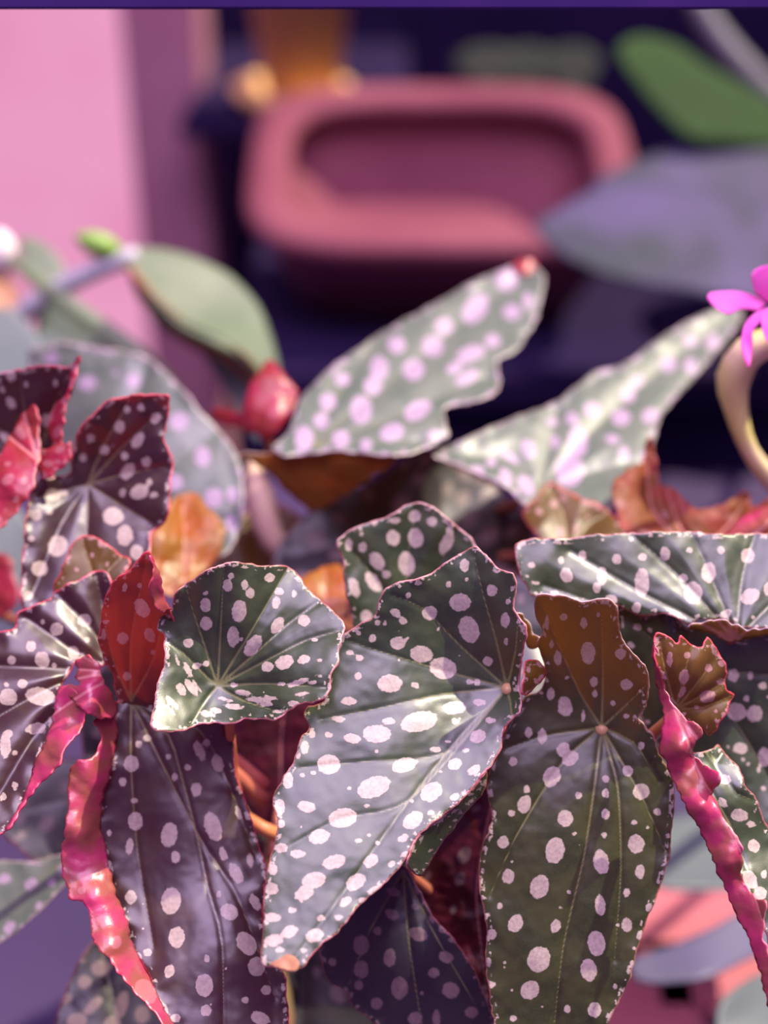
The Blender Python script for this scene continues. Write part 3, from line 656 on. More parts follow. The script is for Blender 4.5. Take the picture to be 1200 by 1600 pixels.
G_sp += S('2', (552, 217, 30, 37), (528, 320, 16, 32, 8), (800, 90, 20, 28), (690, 273, 33, 50, 10), (715, 363, 18, 26), (868, 240, 33, 62, -18), (910, 350, 16, 28, -20), (1020, 377, 14, 28, -10), (972, 185, 11, 28, -18), (962, 430, 24, 46, -28), (533, 527, 24, 28),
          (697, 542, 40, 55, 8), (935, 587, 38, 33, 30), (1040, 548, 18, 36, -30), (892, 515, 11, 14), (720, 690, 33, 43, 5), (602, 752, 18, 16, -20), (690, 828, 20, 29, 20), (843, 777, 12, 16), (833, 887, 36, 47), (840, 990, 22, 24), (1005, 715, 36, 52, -35),
          (1045, 810, 34, 40, -15), (1085, 905, 20, 20), (1000, 947, 15, 13), (1060, 1020, 40, 25, 20), (715, 1020, 20, 18), (498, 55, 14, 16), (547, 133, 13, 12), (440, 395, 13, 20), (445, 265, 10, 12), (710, 38, 10, 16), (335, 500, 16, 16), (470, 712, 20, 26, 20), (590, 915, 40, 55, -30))
lf = leaf('leaf', plant, [(G_lo, G_lc), (G_fold, G_fc, True)], ['top_red', 'under_pink', 'rim_red'], (205, 1095),
     [[(262, 1147), (280, 1200), (307, 1303), (326, 1392), (347, 1476), (350, 1690)], [(205, 1200), (215, 1330), (240, 1480)], [(310, 1140), (355, 1220), (400, 1340)], [(307, 1300), (370, 1400), (430, 1560)]],
     G_sp, h=3.6, seed=11, crinkle=0.8, ruffle=2.4, quilt=0.6, label='dark hanging leaf at left with a pink rolled margin')
leaf('lobe', lf, [(G_up, G_uc)], ['top_glow', 'under', 'rim_red'], (205, 1095), [[(205, 1000), (228, 880)], [(180, 1040), (160, 960)], [(240, 1030), (255, 960)]],
     G_sp, h=3.6, seed=12, ruffle=1.5, label='red backlit upper lobe')
leaf('margin', lf, [([(233, 868), (239, 872), (247, 897), (253, 926), (260, 945), (268, 950), (256, 958), (243, 948), (236, 930), (233, 912), (236, 895)], [(233, 868, -5), (247, 897, -2), (260, 945, 4), (236, 930, -1), (243, 948, 1), (234, 900, -4)], True)],
     ['top_red', 'under_pink', 'rim_red'], h=3, seed=13, ruffle=2.2)
petiole(lf, [(205, 1095, 33), (230, 1120, 45), (330, 1180, 62), (415, 1250, 72)], [0.002, 0.002, 0.0025, 0.003])

# --- H: far left leaf, pleated, with crumpled pink margin
H_out = [(-70, 1010), (0, 987), (23, 980), (28, 957), (50, 948), (77, 935), (87, 923), (110, 910), (133, 900), (160, 890), (172, 900), (180, 950), (185, 1010), (165, 1040), (123, 1030), (110, 1050), (97, 1073), (93, 1103), (73, 1160), (60, 1193), (47, 1233), (38, 1250), (19, 1288), (0, 1305), (-60, 1360), (-110, 1200)]
H_ctl = [(0, 987, 34), (77, 935, 38), (160, 890, 42), (140, 1030, 34), (97, 1073, 26), (60, 1193, 14), (0, 1300, 4), (0, 1100, 22), (-80, 1200, 14), (-60, 1020, 32), (180, 990, 40)]
H_sp = S('1', (397, 387, 32, 30), (265, 430, 32, 30), (145, 510, 24, 26), (198, 573, 34, 40, -20), (55, 575, 20, 22), (38, 748, 42, 40), (190, 745, 70, 42, 8), (105, 685, 24, 22), (245, 855, 18, 16), (170, 895, 48, 26, -10), (410, 480, 13, 14), (38, 918, 24, 18), (72, 1010, 16, 12),
         (25, 975, 25, 60), (200, 395, 12, 12), (255, 600, 12, 12), (345, 540, 26, 32, -30), (70, 1160, 14, 16), (15, 1215, 14, 22, 20), (30, 690, 14, 12))
H_st = [(92, 1078), (100, 1072), (128, 1088), (134, 1122), (122, 1148), (105, 1165), (92, 1195), (80, 1213), (62, 1228), (44, 1250), (20, 1290), (10, 1296), (38, 1245), (58, 1192), (71, 1160), (84, 1120)]
H_st2 = [(118, 1032), (128, 1027), (140, 1022), (152, 1034), (164, 1068), (181, 1098), (178, 1120), (160, 1125), (140, 1118), (120, 1100), (104, 1082), (100, 1074), (124, 1070), (116, 1058), (122, 1048)]
lf = leaf('leaf', plant, [(H_out, H_ctl), (H_st, [(92, 1078, 24), (128, 1088, 14), (130, 1122, 15), (100, 1165, 10), (71, 1160, 16), (44, 1250, 8), (15, 1293, 4), (85, 1120, 17), (80, 1213, 6)], True),
     (H_st2, [(118, 1032, 26), (140, 1022, 20), (164, 1068, 20), (181, 1098, 27), (140, 1118, 14), (102, 1078, 22), (140, 1080, 13), (124, 1060, 20)], True)],
     ['top_red', 'under_pink', 'rim_red'], (185, 1050), [[(120, 1020), (40, 965)], [(140, 980), (90, 930)], [(165, 970), (150, 900)], [(90, 1045), (-40, 1040)], [(90, 1070), (-20, 1130)], [(70, 1130), (0, 1240)]],
     H_sp, h=3.6, seed=14, ruffle=2.6, quilt=2.2, quiltw=16, wav=1.0, label='pleated leaf at left edge with a crumpled pink margin')
petiole(lf, [(185, 1050, 42), (230, 1080, 55), (320, 1150, 68), (415, 1230, 72)], [0.002, 0.002, 0.0025, 0.003])

# --- K: small lobe between
K_out = [(127, 837), (145, 838), (160, 843), (183, 863), (203, 873), (200, 890), (180, 915), (150, 925), (110, 935), (83, 922), (100, 880), (113, 850)]
lf = leaf('leaf', plant, [(K_out, [(127, 837, 50), (203, 873, 48), (83, 922, 46), (150, 925, 44), (150, 880, 47)])], ['top_olive', 'under', 'rim_red'], (150, 925), [[(140, 880), (128, 845)], [(170, 890), (190, 870)]], rspots=(8, 3, 6), h=3.6, seed=15, quilt=1.5, label='small mottled leaf above the pleated leaf')
petiole(lf, [(150, 920, 47), (190, 960, 60), (270, 1000, 76)], [0.0016, 0.0018, 0.002])

# --- I: wrinkled leaf upper left with crimson edge
I_out = [(143, 650), (167, 627), (192, 621), (217, 617), (240, 617), (263, 620), (262, 650), (257, 690), (270, 717), (267, 747), (265, 780), (260, 813), (237, 833), (234, 860), (225, 900), (150, 930), (60, 950), (34, 950), (33, 907), (35, 857), (40, 817), (47, 773), (60, 750), (85, 745), (108, 740), (112, 715), (122, 672)]
I_ctl = [(137, 757, 68), (217, 617, 56), (263, 620, 55), (265, 780, 56), (237, 833, 56), (40, 817, 58), (34, 950, 50), (143, 650, 60), (150, 930, 52), (180, 690, 64), (60, 750, 62), (140, 840, 60)]
I_sp = S('a', (645, 445, 24, 42, 30), (585, 518, 18, 20), (600, 590, 28, 42, 35), (685, 545, 22, 24), (655, 685, 45, 34, -25), (575, 690, 16, 18), (530, 800, 48, 42), (585, 890, 38, 50), (270, 940, 45, 50, 20), (185, 1045, 36, 36), (170, 795, 28, 26), (250, 700, 38, 28), (230, 775, 16, 16), (145, 905, 16, 16),
         (425, 435, 20, 22), (560, 380, 25, 30), (595, 300, 16, 18), (490, 490, 24, 22), (390, 525, 18, 20), (660, 290, 18, 18), (730, 340, 24, 30, 30), (640, 970, 30, 36), (300, 690, 18, 16), (130, 1170, 25, 22), (700, 640, 14, 18), (720, 700, 20, 14))
lf = leaf('leaf', plant, [(I_out, I_ctl)], ['top_red', 'under', 'rim_red'], (137, 757), [[(160, 700), (200, 630)], [(190, 700), (255, 640)], [(200, 740), (262, 730)], [(190, 790), (250, 825)], [(135, 840), (130, 930)], [(95, 820), (50, 930)], [(90, 770), (50, 780)]],
     I_sp, h=3.6, seed=16, quilt=1.6, quiltw=16, ruffle=2.4, wav=1.2, label='wrinkled lilac and maroon leaf at upper left with crimson edge')
petiole(lf, [(137, 760, 70), (150, 810, 78), (172, 870, 82)], [0.0018, 0.002, 0.0024])

# --- J: leaf in the top left corner, red undersides
J_out = [(-60, 600), (0, 583), (33, 577), (67, 572), (107, 572), (121, 562), (120, 583), (112, 617), (97, 643), (85, 690), (70, 730), (40, 740), (-40, 760), (-80, 680)]
J_ctl = [(0, 583, 68), (107, 572, 66), (60, 650, 76), (0, 720, 78), (-60, 640, 72)]
J_s1 = [(124, 558), (120, 585), (113, 607), (104, 640), (96, 675), (100, 700), (92, 712), (80, 690), (75, 663), (83, 640), (104, 617), (112, 590)]
J_s2 = [(53, 633), (60, 657), (62, 707), (55, 757), (33, 793), (0, 827), (-50, 850), (-60, 760), (-30, 730), (0, 713), (17, 680), (33, 653)]
J_s3 = [(60, 708), (85, 698), (110, 690), (112, 712), (100, 730), (72, 750), (62, 735)]
lf = leaf('leaf', plant, [(J_out, J_ctl), (J_s1, [(124, 558, 64), (113, 607, 60), (96, 675, 62), (75, 663, 66), (92, 712, 64)], True), (J_s2, [(53, 633, 66), (62, 707, 58), (33, 793, 50), (-50, 850, 46), (-30, 730, 64), (17, 680, 66), (15, 740, 54)], True), (J_s3, [(60, 708, 62), (110, 690, 60), (100, 730, 58), (72, 750, 58)], True)],
     ['top_red', 'under', 'rim_red'], (60, 720), [[(40, 650), (30, 580)], [(80, 650), (110, 575)], [(10, 680), (-50, 640)]], rspots=(16, 4, 9), h=3.8, seed=17, quilt=1.8, ruffle=2.5, wav=1.3, label='maroon leaf in the left corner with bright crimson folds')
petiole(lf, [(62, 720, 78), (90, 790, 82), (165, 875, 83)], [0.0018, 0.002, 0.0024])

# --- Q: dark green leaf behind the centre
Q_out = [(528, 844), (558, 822), (602, 808), (635, 789), (664, 786), (693, 804), (719, 826), (741, 848), (755, 890), (700, 960), (620, 1010), (560, 1000), (547, 951), (539, 925), (536, 881)]
Q_ctl = [(664, 786, 50), (528, 844, 48), (741, 848, 47), (600, 990, 50), (640, 890, 52), (745, 900, 48)]
Q_sp = S('4', (585, 220, 30, 33), (680, 220, 32, 42, -10), (515, 318, 28, 42, -30), (640, 330, 35, 52, -10), (500, 408, 26, 50, -35), (418, 430, 22, 45, -15), (675, 128, 26, 26), (750, 150, 24, 20), (810, 245, 25, 50, 25), (455, 260, 20, 22), (825, 190, 16, 24), (555, 375, 18, 18), (590, 145, 24, 14), (470, 555, 26, 28), (395, 250, 16, 30))
lf = leaf('leaf', plant, [(Q_out, Q_ctl)], ['top', 'under_orange', 'rim_pale'], (640, 990), [[(635, 890), (650, 795)], [(590, 910), (540, 850)], [(680, 900), (715, 830)]], Q_sp, h=4.5, seed=18, quilt=1.5, label='dark green five-sided leaf behind the big central leaf')
petiole(lf, [(640, 985, 48), (700, 1040, 60), (840, 1200, 72)], [0.0018, 0.002, 0.0024])

# --- T, U, V: leaves low in the middle, shade put into their darker materials
T_out = [(630, 1352), (655, 1390), (675, 1430), (709, 1467), (739, 1512), (762, 1565), (772, 1610), (760, 1720), (640, 1740), (600, 1640), (581, 1597), (555, 1577), (540, 1550), (514, 1535), (500, 1500), (500, 1460), (550, 1410), (590, 1370)]
T_sp = S('5', (465, 1005, 33, 42), (583, 1058, 26, 38), (465, 1105, 30, 36), (702, 960, 42, 28, 20), (625, 1183, 35, 47), (838, 1193, 36, 34, 20), (818, 1055, 30, 24, 20), (768, 1120, 24, 22), (690, 1310, 30, 28), (455, 1172, 20, 20), (530, 1248, 24, 26), (600, 783, 30, 18, 20), (592, 877, 32, 20, 25), (533, 945, 18, 18),
         (925, 1285, 28, 24), (808, 935, 22, 18), (735, 815, 16, 22), (778, 1310, 16, 40), (690, 845, 18, 14), (345, 1075, 18, 16), (848, 975, 12, 12))
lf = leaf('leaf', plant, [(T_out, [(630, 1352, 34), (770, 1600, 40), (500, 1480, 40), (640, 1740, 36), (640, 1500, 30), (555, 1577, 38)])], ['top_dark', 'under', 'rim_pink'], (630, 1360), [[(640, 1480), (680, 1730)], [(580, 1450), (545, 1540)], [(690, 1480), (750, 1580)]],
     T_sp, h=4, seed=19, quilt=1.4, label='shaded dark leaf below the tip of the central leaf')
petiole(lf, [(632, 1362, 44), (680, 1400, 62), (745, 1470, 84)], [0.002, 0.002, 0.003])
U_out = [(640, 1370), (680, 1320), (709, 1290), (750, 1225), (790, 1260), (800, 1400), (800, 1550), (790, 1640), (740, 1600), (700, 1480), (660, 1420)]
lf = leaf('leaf', plant, [(U_out, [(640, 1370, 60), (750, 1225, 52), (800, 1400, 50), (790, 1640, 44), (700, 1480, 58)], True)], ['top_dark', 'under_shaded', 'rim_red'], (770, 1250), [[(745, 1400), (770, 1600)]], rspots=(14, 6, 11), h=5, seed=20, label='crimson underside glimpsed beside the olive leaf')
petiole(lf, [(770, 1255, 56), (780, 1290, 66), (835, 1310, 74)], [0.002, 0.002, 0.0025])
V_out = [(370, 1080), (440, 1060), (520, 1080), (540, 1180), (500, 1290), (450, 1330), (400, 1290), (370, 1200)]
lf = leaf('leaf', plant, [(V_out, [(370, 1080, 92), (520, 1080, 88), (540, 1180, 86), (450, 1330, 90), (370, 1200, 94)], True)], ['top_dark', 'under_shaded', 'rim_red'], (440, 1250), [[(440, 1150), (450, 1070)]], h=6, seed=21, label='crimson underside with shade painted in, in the gap beneath the funnel leaf')
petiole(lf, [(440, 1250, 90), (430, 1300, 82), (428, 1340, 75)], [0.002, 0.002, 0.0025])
for i, (cx, cy, dd, sx, sy, mt) in enumerate(((470, 1480, 105, 150, 190, 'top_dark'), (690, 1320, 115, 190, 230, 'top_dark'), (300, 1180, 108, 190, 200, 'top_dark'), (1130, 1080, 95, 170, 150, 'top_dark'), (110, 1275, 120, 120, 85, 'top_dark'), (800, 1010, 78, 70, 120, 'top_dark'))):  # added filler leaves, dark to carry the shade of the gaps
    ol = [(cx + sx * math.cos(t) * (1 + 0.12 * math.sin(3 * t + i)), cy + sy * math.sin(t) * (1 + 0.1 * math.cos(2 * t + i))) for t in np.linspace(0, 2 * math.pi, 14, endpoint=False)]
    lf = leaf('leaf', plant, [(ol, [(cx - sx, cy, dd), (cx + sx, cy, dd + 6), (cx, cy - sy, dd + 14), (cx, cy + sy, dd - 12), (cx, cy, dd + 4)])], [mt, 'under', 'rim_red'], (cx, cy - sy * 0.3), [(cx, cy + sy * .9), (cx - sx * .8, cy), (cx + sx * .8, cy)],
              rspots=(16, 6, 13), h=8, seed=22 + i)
    tgt = (428, 1420, 75) if cx < 560 else (800, 1400, 78)
    petiole(lf, [(cx, cy - sy * 0.3, dd + 4), ((cx + tgt[0]) / 2, (cy + tgt[1]) / 2 + 30, dd + 20), tgt], [0.002, 0.0022, 0.003])
# W: lower left leaves
W1 = [(-60, 1360), (0, 1345), (50, 1345), (100, 1335), (112, 1365), (90, 1395), (50, 1435), (20, 1462), (-20, 1480), (-80, 1470)]
lf = leaf('leaf', plant, [(W1, [(-60, 1360, 95), (100, 1335, 85), (50, 1435, 75), (-60, 1470, 78)])], ['top_pale', 'under_orange', 'rim_pale'], (100, 1345), [[(30, 1395), (-50, 1450)]], rspots=(10, 5, 10), h=6, seed=30, label='pale blurred leaf low at the left edge')
petiole(lf, [(100, 1350, 86), (200, 1400, 95), (428, 1480, 76)], [0.002, 0.002, 0.003], 'petiole_orange')
W2 = [(150, 1470), (190, 1490), (240, 1540), (290, 1600), (330, 1700), (200, 1750), (80, 1700), (85, 1600), (110, 1530), (130, 1490)]
lf = leaf('leaf', plant, [(W2, [(150, 1470, 80), (290, 1600, 70), (80, 1700, 60), (330, 1700, 62)])], ['top_dark', 'under', 'rim_pink'], (160, 1490), [[(180, 1580), (200, 1720)]], spots=S('p', (158, 1513, 15, 13), (132, 1535, 11, 12), (190, 1570, 10, 22, 15), (145, 1572, 20, 8, -45), (120, 1595, 16, 12), (176, 1600, 14, 12), (222, 1585, 12, 14), (104, 1560, 9, 9)), h=5, seed=31, label='dark spotted leaf at the bottom left corner')
petiole(lf, [(160, 1490, 84), (250, 1500, 92), (428, 1520, 76)], [0.002, 0.002, 0.003])

# ------------------------------------------------------------------ rear begonia with pale leaves
pot2 = Vector((0.0, 0.19, 0.0))
plant2 = empty('begonia_plant', pot2, 'pale blurred spotted begonia rising behind the dark leaves', 'plant')
plant2['deep'] = 1
lathe('pot', [(0.060, 0.001), (0.078, 0.12), (0.084, 0.12), (0.086, 0.15), (0.077, 0.15), (0.072, 0.12)], pot2, M['terracotta'], plant2)
lathe('soil', [(0.03, 0.128), (0.073, 0.130), (0.03, 0.137)], pot2, M['soil'], plant2)
sb = pot2 + Vector((0, 0, 0.13))
tube('stem', [sb, P(560, 1100, 175 * DEEP), P(600, 930, 150 * DEEP), P(620, 800, 140 * DEEP)], [0.006, 0.005, 0.0045, 0.004], M['cane'], plant2)
L_out = [(45, 560), (60, 542), (100, 535), (150, 543), (217, 553), (253, 577), (290, 613), (317, 647), (350, 680), (367, 705), (377, 740), (380, 790), (370, 840), (345, 870), (280, 880), (200, 900), (120, 880), (60, 760)]
lf = leaf('leaf', plant2, [(L_out, [(100, 535, 130), (253, 577, 118), (377, 740, 98), (360, 850, 86), (150, 870, 105), (60, 760, 125), (230, 700, 106)])], ['top_pale', 'under_orange', 'rim_pale'], (130, 800), [[(180, 700), (230, 570)], [(240, 740), (330, 680)], [(260, 800), (370, 800)]],
     S('a', (625, 165, 36, 36), (840, 355, 44, 44), (950, 520, 38, 50), (410, 175, 45, 35), (1000, 715, 45, 48), (820, 640, 36, 40), (240, 60, 40, 26), (1090, 700, 26, 40), (900, 830, 40, 36), (1080, 830, 22, 40), (540, 130, 20, 14)), h=6, seed=40, quilt=1.5, ruffle=2, label='large pale rounded leaf behind the crimson-edged leaves')
petiole(lf, [(140, 800, 112), (250, 860, 140), (420, 920, 160), (585, 960, 155)], [0.002, 0.0022, 0.003, 0.003])
M_out = [(425, 700), (450, 675), (470, 625), (510, 580), (580, 530), (650, 490), (740, 440), (800, 415), (825, 407), (850, 430), (847, 465), (835, 505), (810, 545), (777, 565), (782, 600), (765, 620), (730, 630), (695, 640), (701, 680), (670, 700), (620, 712), (525, 705), (450, 712)]
M_fold = [(375, 710), (450, 706), (525, 702), (620, 710), (600, 735), (575, 748), (535, 775), (490, 797), (450, 770), (415, 735)]
lf = leaf('leaf', plant2, [(M_out, [(425, 700, 84), (600, 700, 80), (700, 680, 86), (825, 407, 150), (580, 530, 122), (777, 565, 114), (640, 600, 104), (470, 625, 100)]),
     (M_fold, [(375, 710, 88), (450, 706, 84), (525, 702, 81), (620, 710, 80), (535, 775, 92), (450, 770, 94), (490, 797, 96)], True)], ['top_pale', 'under_orange', 'rim_pale'], (480, 700), [[(620, 590), (740, 490), (825, 420)], [(540, 600), (580, 540)], [(620, 650), (760, 590)], [(560, 690), (690, 690)]],
     S('m', (752, 322, 34, 34), (692, 395, 34, 34), (885, 205, 34, 52, 35), (788, 260, 28, 28), (585, 390, 28, 38), (565, 445, 28, 30), (528, 520, 34, 45), (705, 522, 46, 28, -30), (640, 318, 28, 28), (425, 495, 26, 28), (405, 555, 24, 26), (465, 612, 28, 28), (625, 590, 38, 28, -20), (985, 110, 36, 40, 20), (870, 345, 45, 26, -20),
       (940, 305, 24, 22), (1000, 215, 28, 26), (470, 425, 24, 22), (350, 610, 30, 40), (860, 420, 40, 20, -30), (1050, 180, 16, 28), (760, 600, 26, 18), (820, 390, 28, 18, -30), (545, 630, 20, 18)), h=5, seed=41, quilt=1.5, ruffle=2.5, label='pale wing-shaped leaf rising in the middle with a rusty underside')
petiole(lf, [(480, 705, 92), (520, 760, 120), (600, 830, 140)], [0.002, 0.0022, 0.003])
leaf('leaf_tip', lf, [([(800, 415), (815, 405), (830, 404), (840, 412), (838, 424), (825, 430), (812, 425)], [(800, 415, 146), (830, 404, 148), (838, 424, 147), (812, 425, 143)])], ['under', 'under', 'rim_red'], h=4, seed=42, label='red leaf tip')
N_out = [(676, 710), (727, 686), (795, 655), (862, 632), (930, 582), (975, 569), (1033, 528), (1096, 492), (1146, 479), (1160, 496), (1132, 537), (1087, 587), (1033, 650), (1024, 686), (1004, 724), (980, 760), (957, 795), (900, 800), (860, 780), (822, 790), (795, 764), (759, 744), (718, 728)]
lf = leaf('leaf', plant2, [(N_out, [(676, 710, 88), (800, 764, 84), (957, 785, 82), (1004, 722, 94), (1146, 479, 160), (930, 582, 124), (1033, 650, 112), (860, 690, 100)])], ['top_pale', 'under_orange', 'rim_pale'], (840, 770), [[(930, 670), (1040, 570), (1150, 487)], [(800, 720), (700, 710)], [(860, 690), (870, 640)], [(920, 740), (1000, 720)]],
     S('n', (590, 578, 28, 28), (690, 605, 32, 30), (715, 528, 26, 26), (540, 690, 34, 55), (510, 790, 48, 55), (370, 715, 24, 36, -25), (855, 420, 28, 28), (790, 600, 30, 26, -30), (360, 840, 24, 40, -30), (290, 810, 18, 36, -30), (520, 610, 22, 22), (640, 440, 24, 14), (930, 425, 22, 28), (930, 340, 26, 20), (745, 480, 26, 20, -30), (660, 680, 24, 18), (1010, 340, 30, 24, -40), (190, 790, 26, 18),
       (460, 690, 16, 26), (300, 740, 40, 14, 35), (240, 760, 20, 16), (450, 620, 20, 16), (700, 730, 20, 24)), h=5, seed=43, quilt=1.8, ruffle=2.5, label='pale wing-shaped leaf pointing to the pink flower')
petiole(lf, [(840, 775, 92), (760, 800, 125), (625, 820, 141)], [0.002, 0.0022, 0.003])
# brown edge beneath N, small lobes O and P
O_out = [(858, 753), (880, 765), (903, 776), (939, 789), (970, 816), (985, 850), (920, 870), (853, 850), (822, 815), (817, 798), (840, 776)]
lf = leaf('leaf', plant2, [(O_out, [(858, 753, 76), (970, 816, 70), (853, 850, 64), (817, 798, 72)])], ['top_olive', 'under_orange', 'rim_red'], (890, 860), [[(880, 800), (860, 760)], [(920, 820), (950, 800)]], rspots=(7, 5, 9), h=4.5, seed=44, quilt=2, label='small green leaf with rust edge above the broad leaf')
petiole(lf, [(890, 855, 70), (780, 870, 110), (612, 880, 146)], [0.002, 0.0022, 0.003])
P_out = [(955, 760), (975, 740), (1002, 720), (1008, 690), (1018, 684), (1024, 722), (1033, 758), (1051, 762), (1074, 785), (1092, 798), (1132, 785), (1168, 768), (1175, 794), (1215, 775), (1230, 850), (1100, 880), (985, 860), (965, 800)]
lf = leaf('leaf', plant2, [(P_out, [(955, 760, 78), (1018, 684, 84), (1074, 785, 80), (1168, 768, 80), (1230, 850, 68), (985, 860, 66), (1092, 860, 72)], True)], ['top_olive', 'under_rust', 'rim_red'], (1090, 870), [[(1020, 800), (1010, 700)], [(1060, 820), (1040, 765)], [(1140, 820), (1170, 775)]], rspots=(8, 5, 9), h=4.5, seed=45, quilt=2.5, quiltw=14, ruffle=3, label='rusty red lobed leaf behind the broad right leaf')
leaf('margin', lf, [([(1140, 826), (1165, 808), (1190, 796), (1215, 786), (1230, 800), (1200, 822), (1170, 845), (1140, 850)], [(1140, 826, 66), (1215, 786, 68), (1230, 800, 63), (1140, 850, 62)], True)], ['top_red', 'under_pink', 'rim_red'], h=4.5, seed=46, ruffle=2)
petiole(lf, [(1090, 865, 74), (900, 890, 115), (610, 900, 148)], [0.002, 0.0022, 0.003])
# R: dark purple leaf in shade
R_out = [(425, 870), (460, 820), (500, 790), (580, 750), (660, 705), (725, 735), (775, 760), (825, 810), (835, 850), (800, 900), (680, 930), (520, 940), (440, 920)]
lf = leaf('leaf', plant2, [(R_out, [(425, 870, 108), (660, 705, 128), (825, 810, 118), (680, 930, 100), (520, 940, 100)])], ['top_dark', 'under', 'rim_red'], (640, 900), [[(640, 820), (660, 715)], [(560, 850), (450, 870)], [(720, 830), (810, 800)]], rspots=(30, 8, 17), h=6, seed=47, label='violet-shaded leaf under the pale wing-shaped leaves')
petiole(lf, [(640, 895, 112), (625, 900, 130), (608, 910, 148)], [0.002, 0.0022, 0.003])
# S: olive and rust leaves between
for i, (ol, ct, mats, lb) in enumerate((
    ([(225, 840), (255, 805), (273, 780), (300, 768), (320, 787), (350, 827), (340, 870), (310, 900), (270, 930), (235, 920)], [(225, 840, 76), (300, 768, 88), (350, 827, 84), (270, 930, 70)], ['top_olive', 'under_orange', 'rim_red'], 'amber and olive leaf beside the funnel leaf'),
    ([(330, 850), (380, 800), (440, 790), (490, 830), (470, 890), (400, 930), (320, 920)], [(330, 850, 128), (440, 790, 138), (470, 890, 124), (320, 920, 120)], ['top_olive', 'under_olive', 'rim_red'], 'olive leaf above the rim of the funnel leaf'),
    ([(470, 905), (500, 888), (530, 885), (545, 910), (540, 960), (500, 965), (475, 940)], [(470, 905, 72), (530, 885, 76), (540, 960, 66), (475, 940, 68)], ['top_olive', 'under_orange', 'rim_red'], 'small rust leaf between the funnel and central leaves'))):
    lf = leaf('leaf', plant2, [(ol, ct, i != 1)], mats, (np.mean([p[0] for p in ol]), max(p[1] for p in ol) - 10), [(np.mean([p[0] for p in ol]), min(p[1] for p in ol) + 8)], h=5, seed=50 + i, ruffle=3, wav=2, label=lb)
    c = (np.mean([p[0] for p in ol]), max(p[1] for p in ol) - 12, ct[2][2])
    petiole(lf, [c, (c[0] * 0.5 + 300, c[1] + 40, c[2] * 0.5 + 80), (585, 980, 156)], [0.002, 0.0022, 0.003])
# young pink and cream shoot
tube('shoot', [P(600, 900, 230), P(480, 880, 194), P(425, 840, 183), P(405, 770, 186), P(395, 720, 189)], [0.003, 0.004, 0.006, 0.0065, 0.002], plain('cream_shoot', (0.55, 0.42, 0.26), (0.50, 0.28, 0.30), scale=40, rough=0.5), plant2)
# red bract
RB = [(420, 565), (440, 582), (465, 615), (448, 655), (420, 688), (395, 675), (345, 662), (328, 640), (355, 640), (378, 645), (392, 600)]
lf = leaf('bract', plant2, [(RB, [(420, 565, 112), (465, 615, 108), (420, 688, 104), (328, 640, 118), (395, 640, 104)], True)], ['under', 'under', 'rim_red'], h=5, seed=55, ruffle=2, wav=2, label='bright red young leaf beside the pale central leaf')
petiole(lf, [(415, 680, 108), (460, 760, 130), (600, 850, 142)], [0.002, 0.0022, 0.003])
# orange petal at the left edge
OB = [(-30, 880), (0, 865), (15, 870), (24, 900), (30, 930), (24, 950), (0, 965), (-40, 970)]
lf = leaf('bract', plant2, [(OB, [(-30, 880, 92), (15, 870, 90), (30, 930, 86), (-40, 970, 88)], True)], ['under', 'under', 'rim_red'], h=5, seed=56, ruffle=2, label='orange red bract at the left edge')
petiole(lf, [(0, 960, 92), (150, 1010, 140), (560, 1080, 174)], [0.002, 0.0022, 0.003])

# ------------------------------------------------------------------ plant with pale arching leaf at the left
M['glauc'] = plain('glaucous_leaf', (0.1265, 0.1708, 0.1075), (0.1898, 0.2214, 0.1581), scale=18, rough=0.5, trans=(0.5, 0.6, 0.2))
M['glauc2'] = plain('glaucous_stalk', (0.2926, 0.2717, 0.3135), (0.3553, 0.3762, 0.324), scale=18, rough=0.5)
M['lime'] = plain('lime_bud', (0.096, 0.216, 0.012), (0.132, 0.252, 0.03), scale=25, rough=0.5)
M['teal'] = plain('grey_green_leaf', (0.072, 0.096, 0.09), (0.102, 0.12, 0.108), scale=12, rough=0.45)
M['cream'] = plain('cream_petal', (0.56, 0.476, 0.434), (0.595, 0.532, 0.49), scale=20, rough=0.6)
gb = on_bench(-260, 960)
ap = empty('arching_plant', gb, 'blurred pale green plant with an arching leaf and lime bud before the pink window', 'plant')
lathe('pot', [(0.05, 0.001), (0.062, 0.10), (0.068, 0.10), (0.068, 0.12), (0.060, 0.12), (0.056, 0.10)], gb, M['terracotta'], ap)
lathe('soil', [(0.02, 0.102), (0.058, 0.104), (0.02, 0.108)], gb, M['soil'], ap)
gs = gb + Vector((0, 0, 0.105))
st = tube('stem', [gs, P(-90, 620, 400), P(0, 520, 370), P(80, 458, 350), P(160, 418, 340), P(215, 398, 335)], [0.008, 0.007, 0.0066, 0.006, 0.0055, 0.005], M['glauc2'], ap)
tube('stem', [P(20, 405, 368), P(80, 455, 345), P(150, 508, 335), P(225, 565, 325), P(280, 640, 320), P(300, 800, 330)], [0.003, 0.005, 0.006, 0.006, 0.006, 0.006], M['glauc'], ap)
def blade(name, parent, ol, ct, mat, h=7, seed=0, thick=0.8, label=None):
    return leaf(name, parent, [(ol, ct)], [mat, mat, mat], h=h, seed=seed, tooth=0, ruffle=0.5, thick=thick, label=label)
blade('leaf', ap, [(190, 400), (215, 388), (250, 388), (300, 400), (360, 430), (405, 480), (430, 545), (440, 605), (428, 615), (405, 585), (375, 555), (330, 530), (280, 505), (235, 460), (205, 425)],
      [(190, 400, 335), (300, 400, 345), (405, 480, 330), (440, 605, 300), (330, 530, 285), (235, 460, 305), (330, 470, 325)], 'glauc', seed=60, thick=2.5)
blade('leaf', ap, [(300, 520), (350, 540), (395, 575), (420, 640), (400, 690), (360, 620), (320, 560)], [(300, 520, 330), (420, 640, 300), (400, 690, 300), (320, 560, 330)], 'teal', seed=61, thick=2)
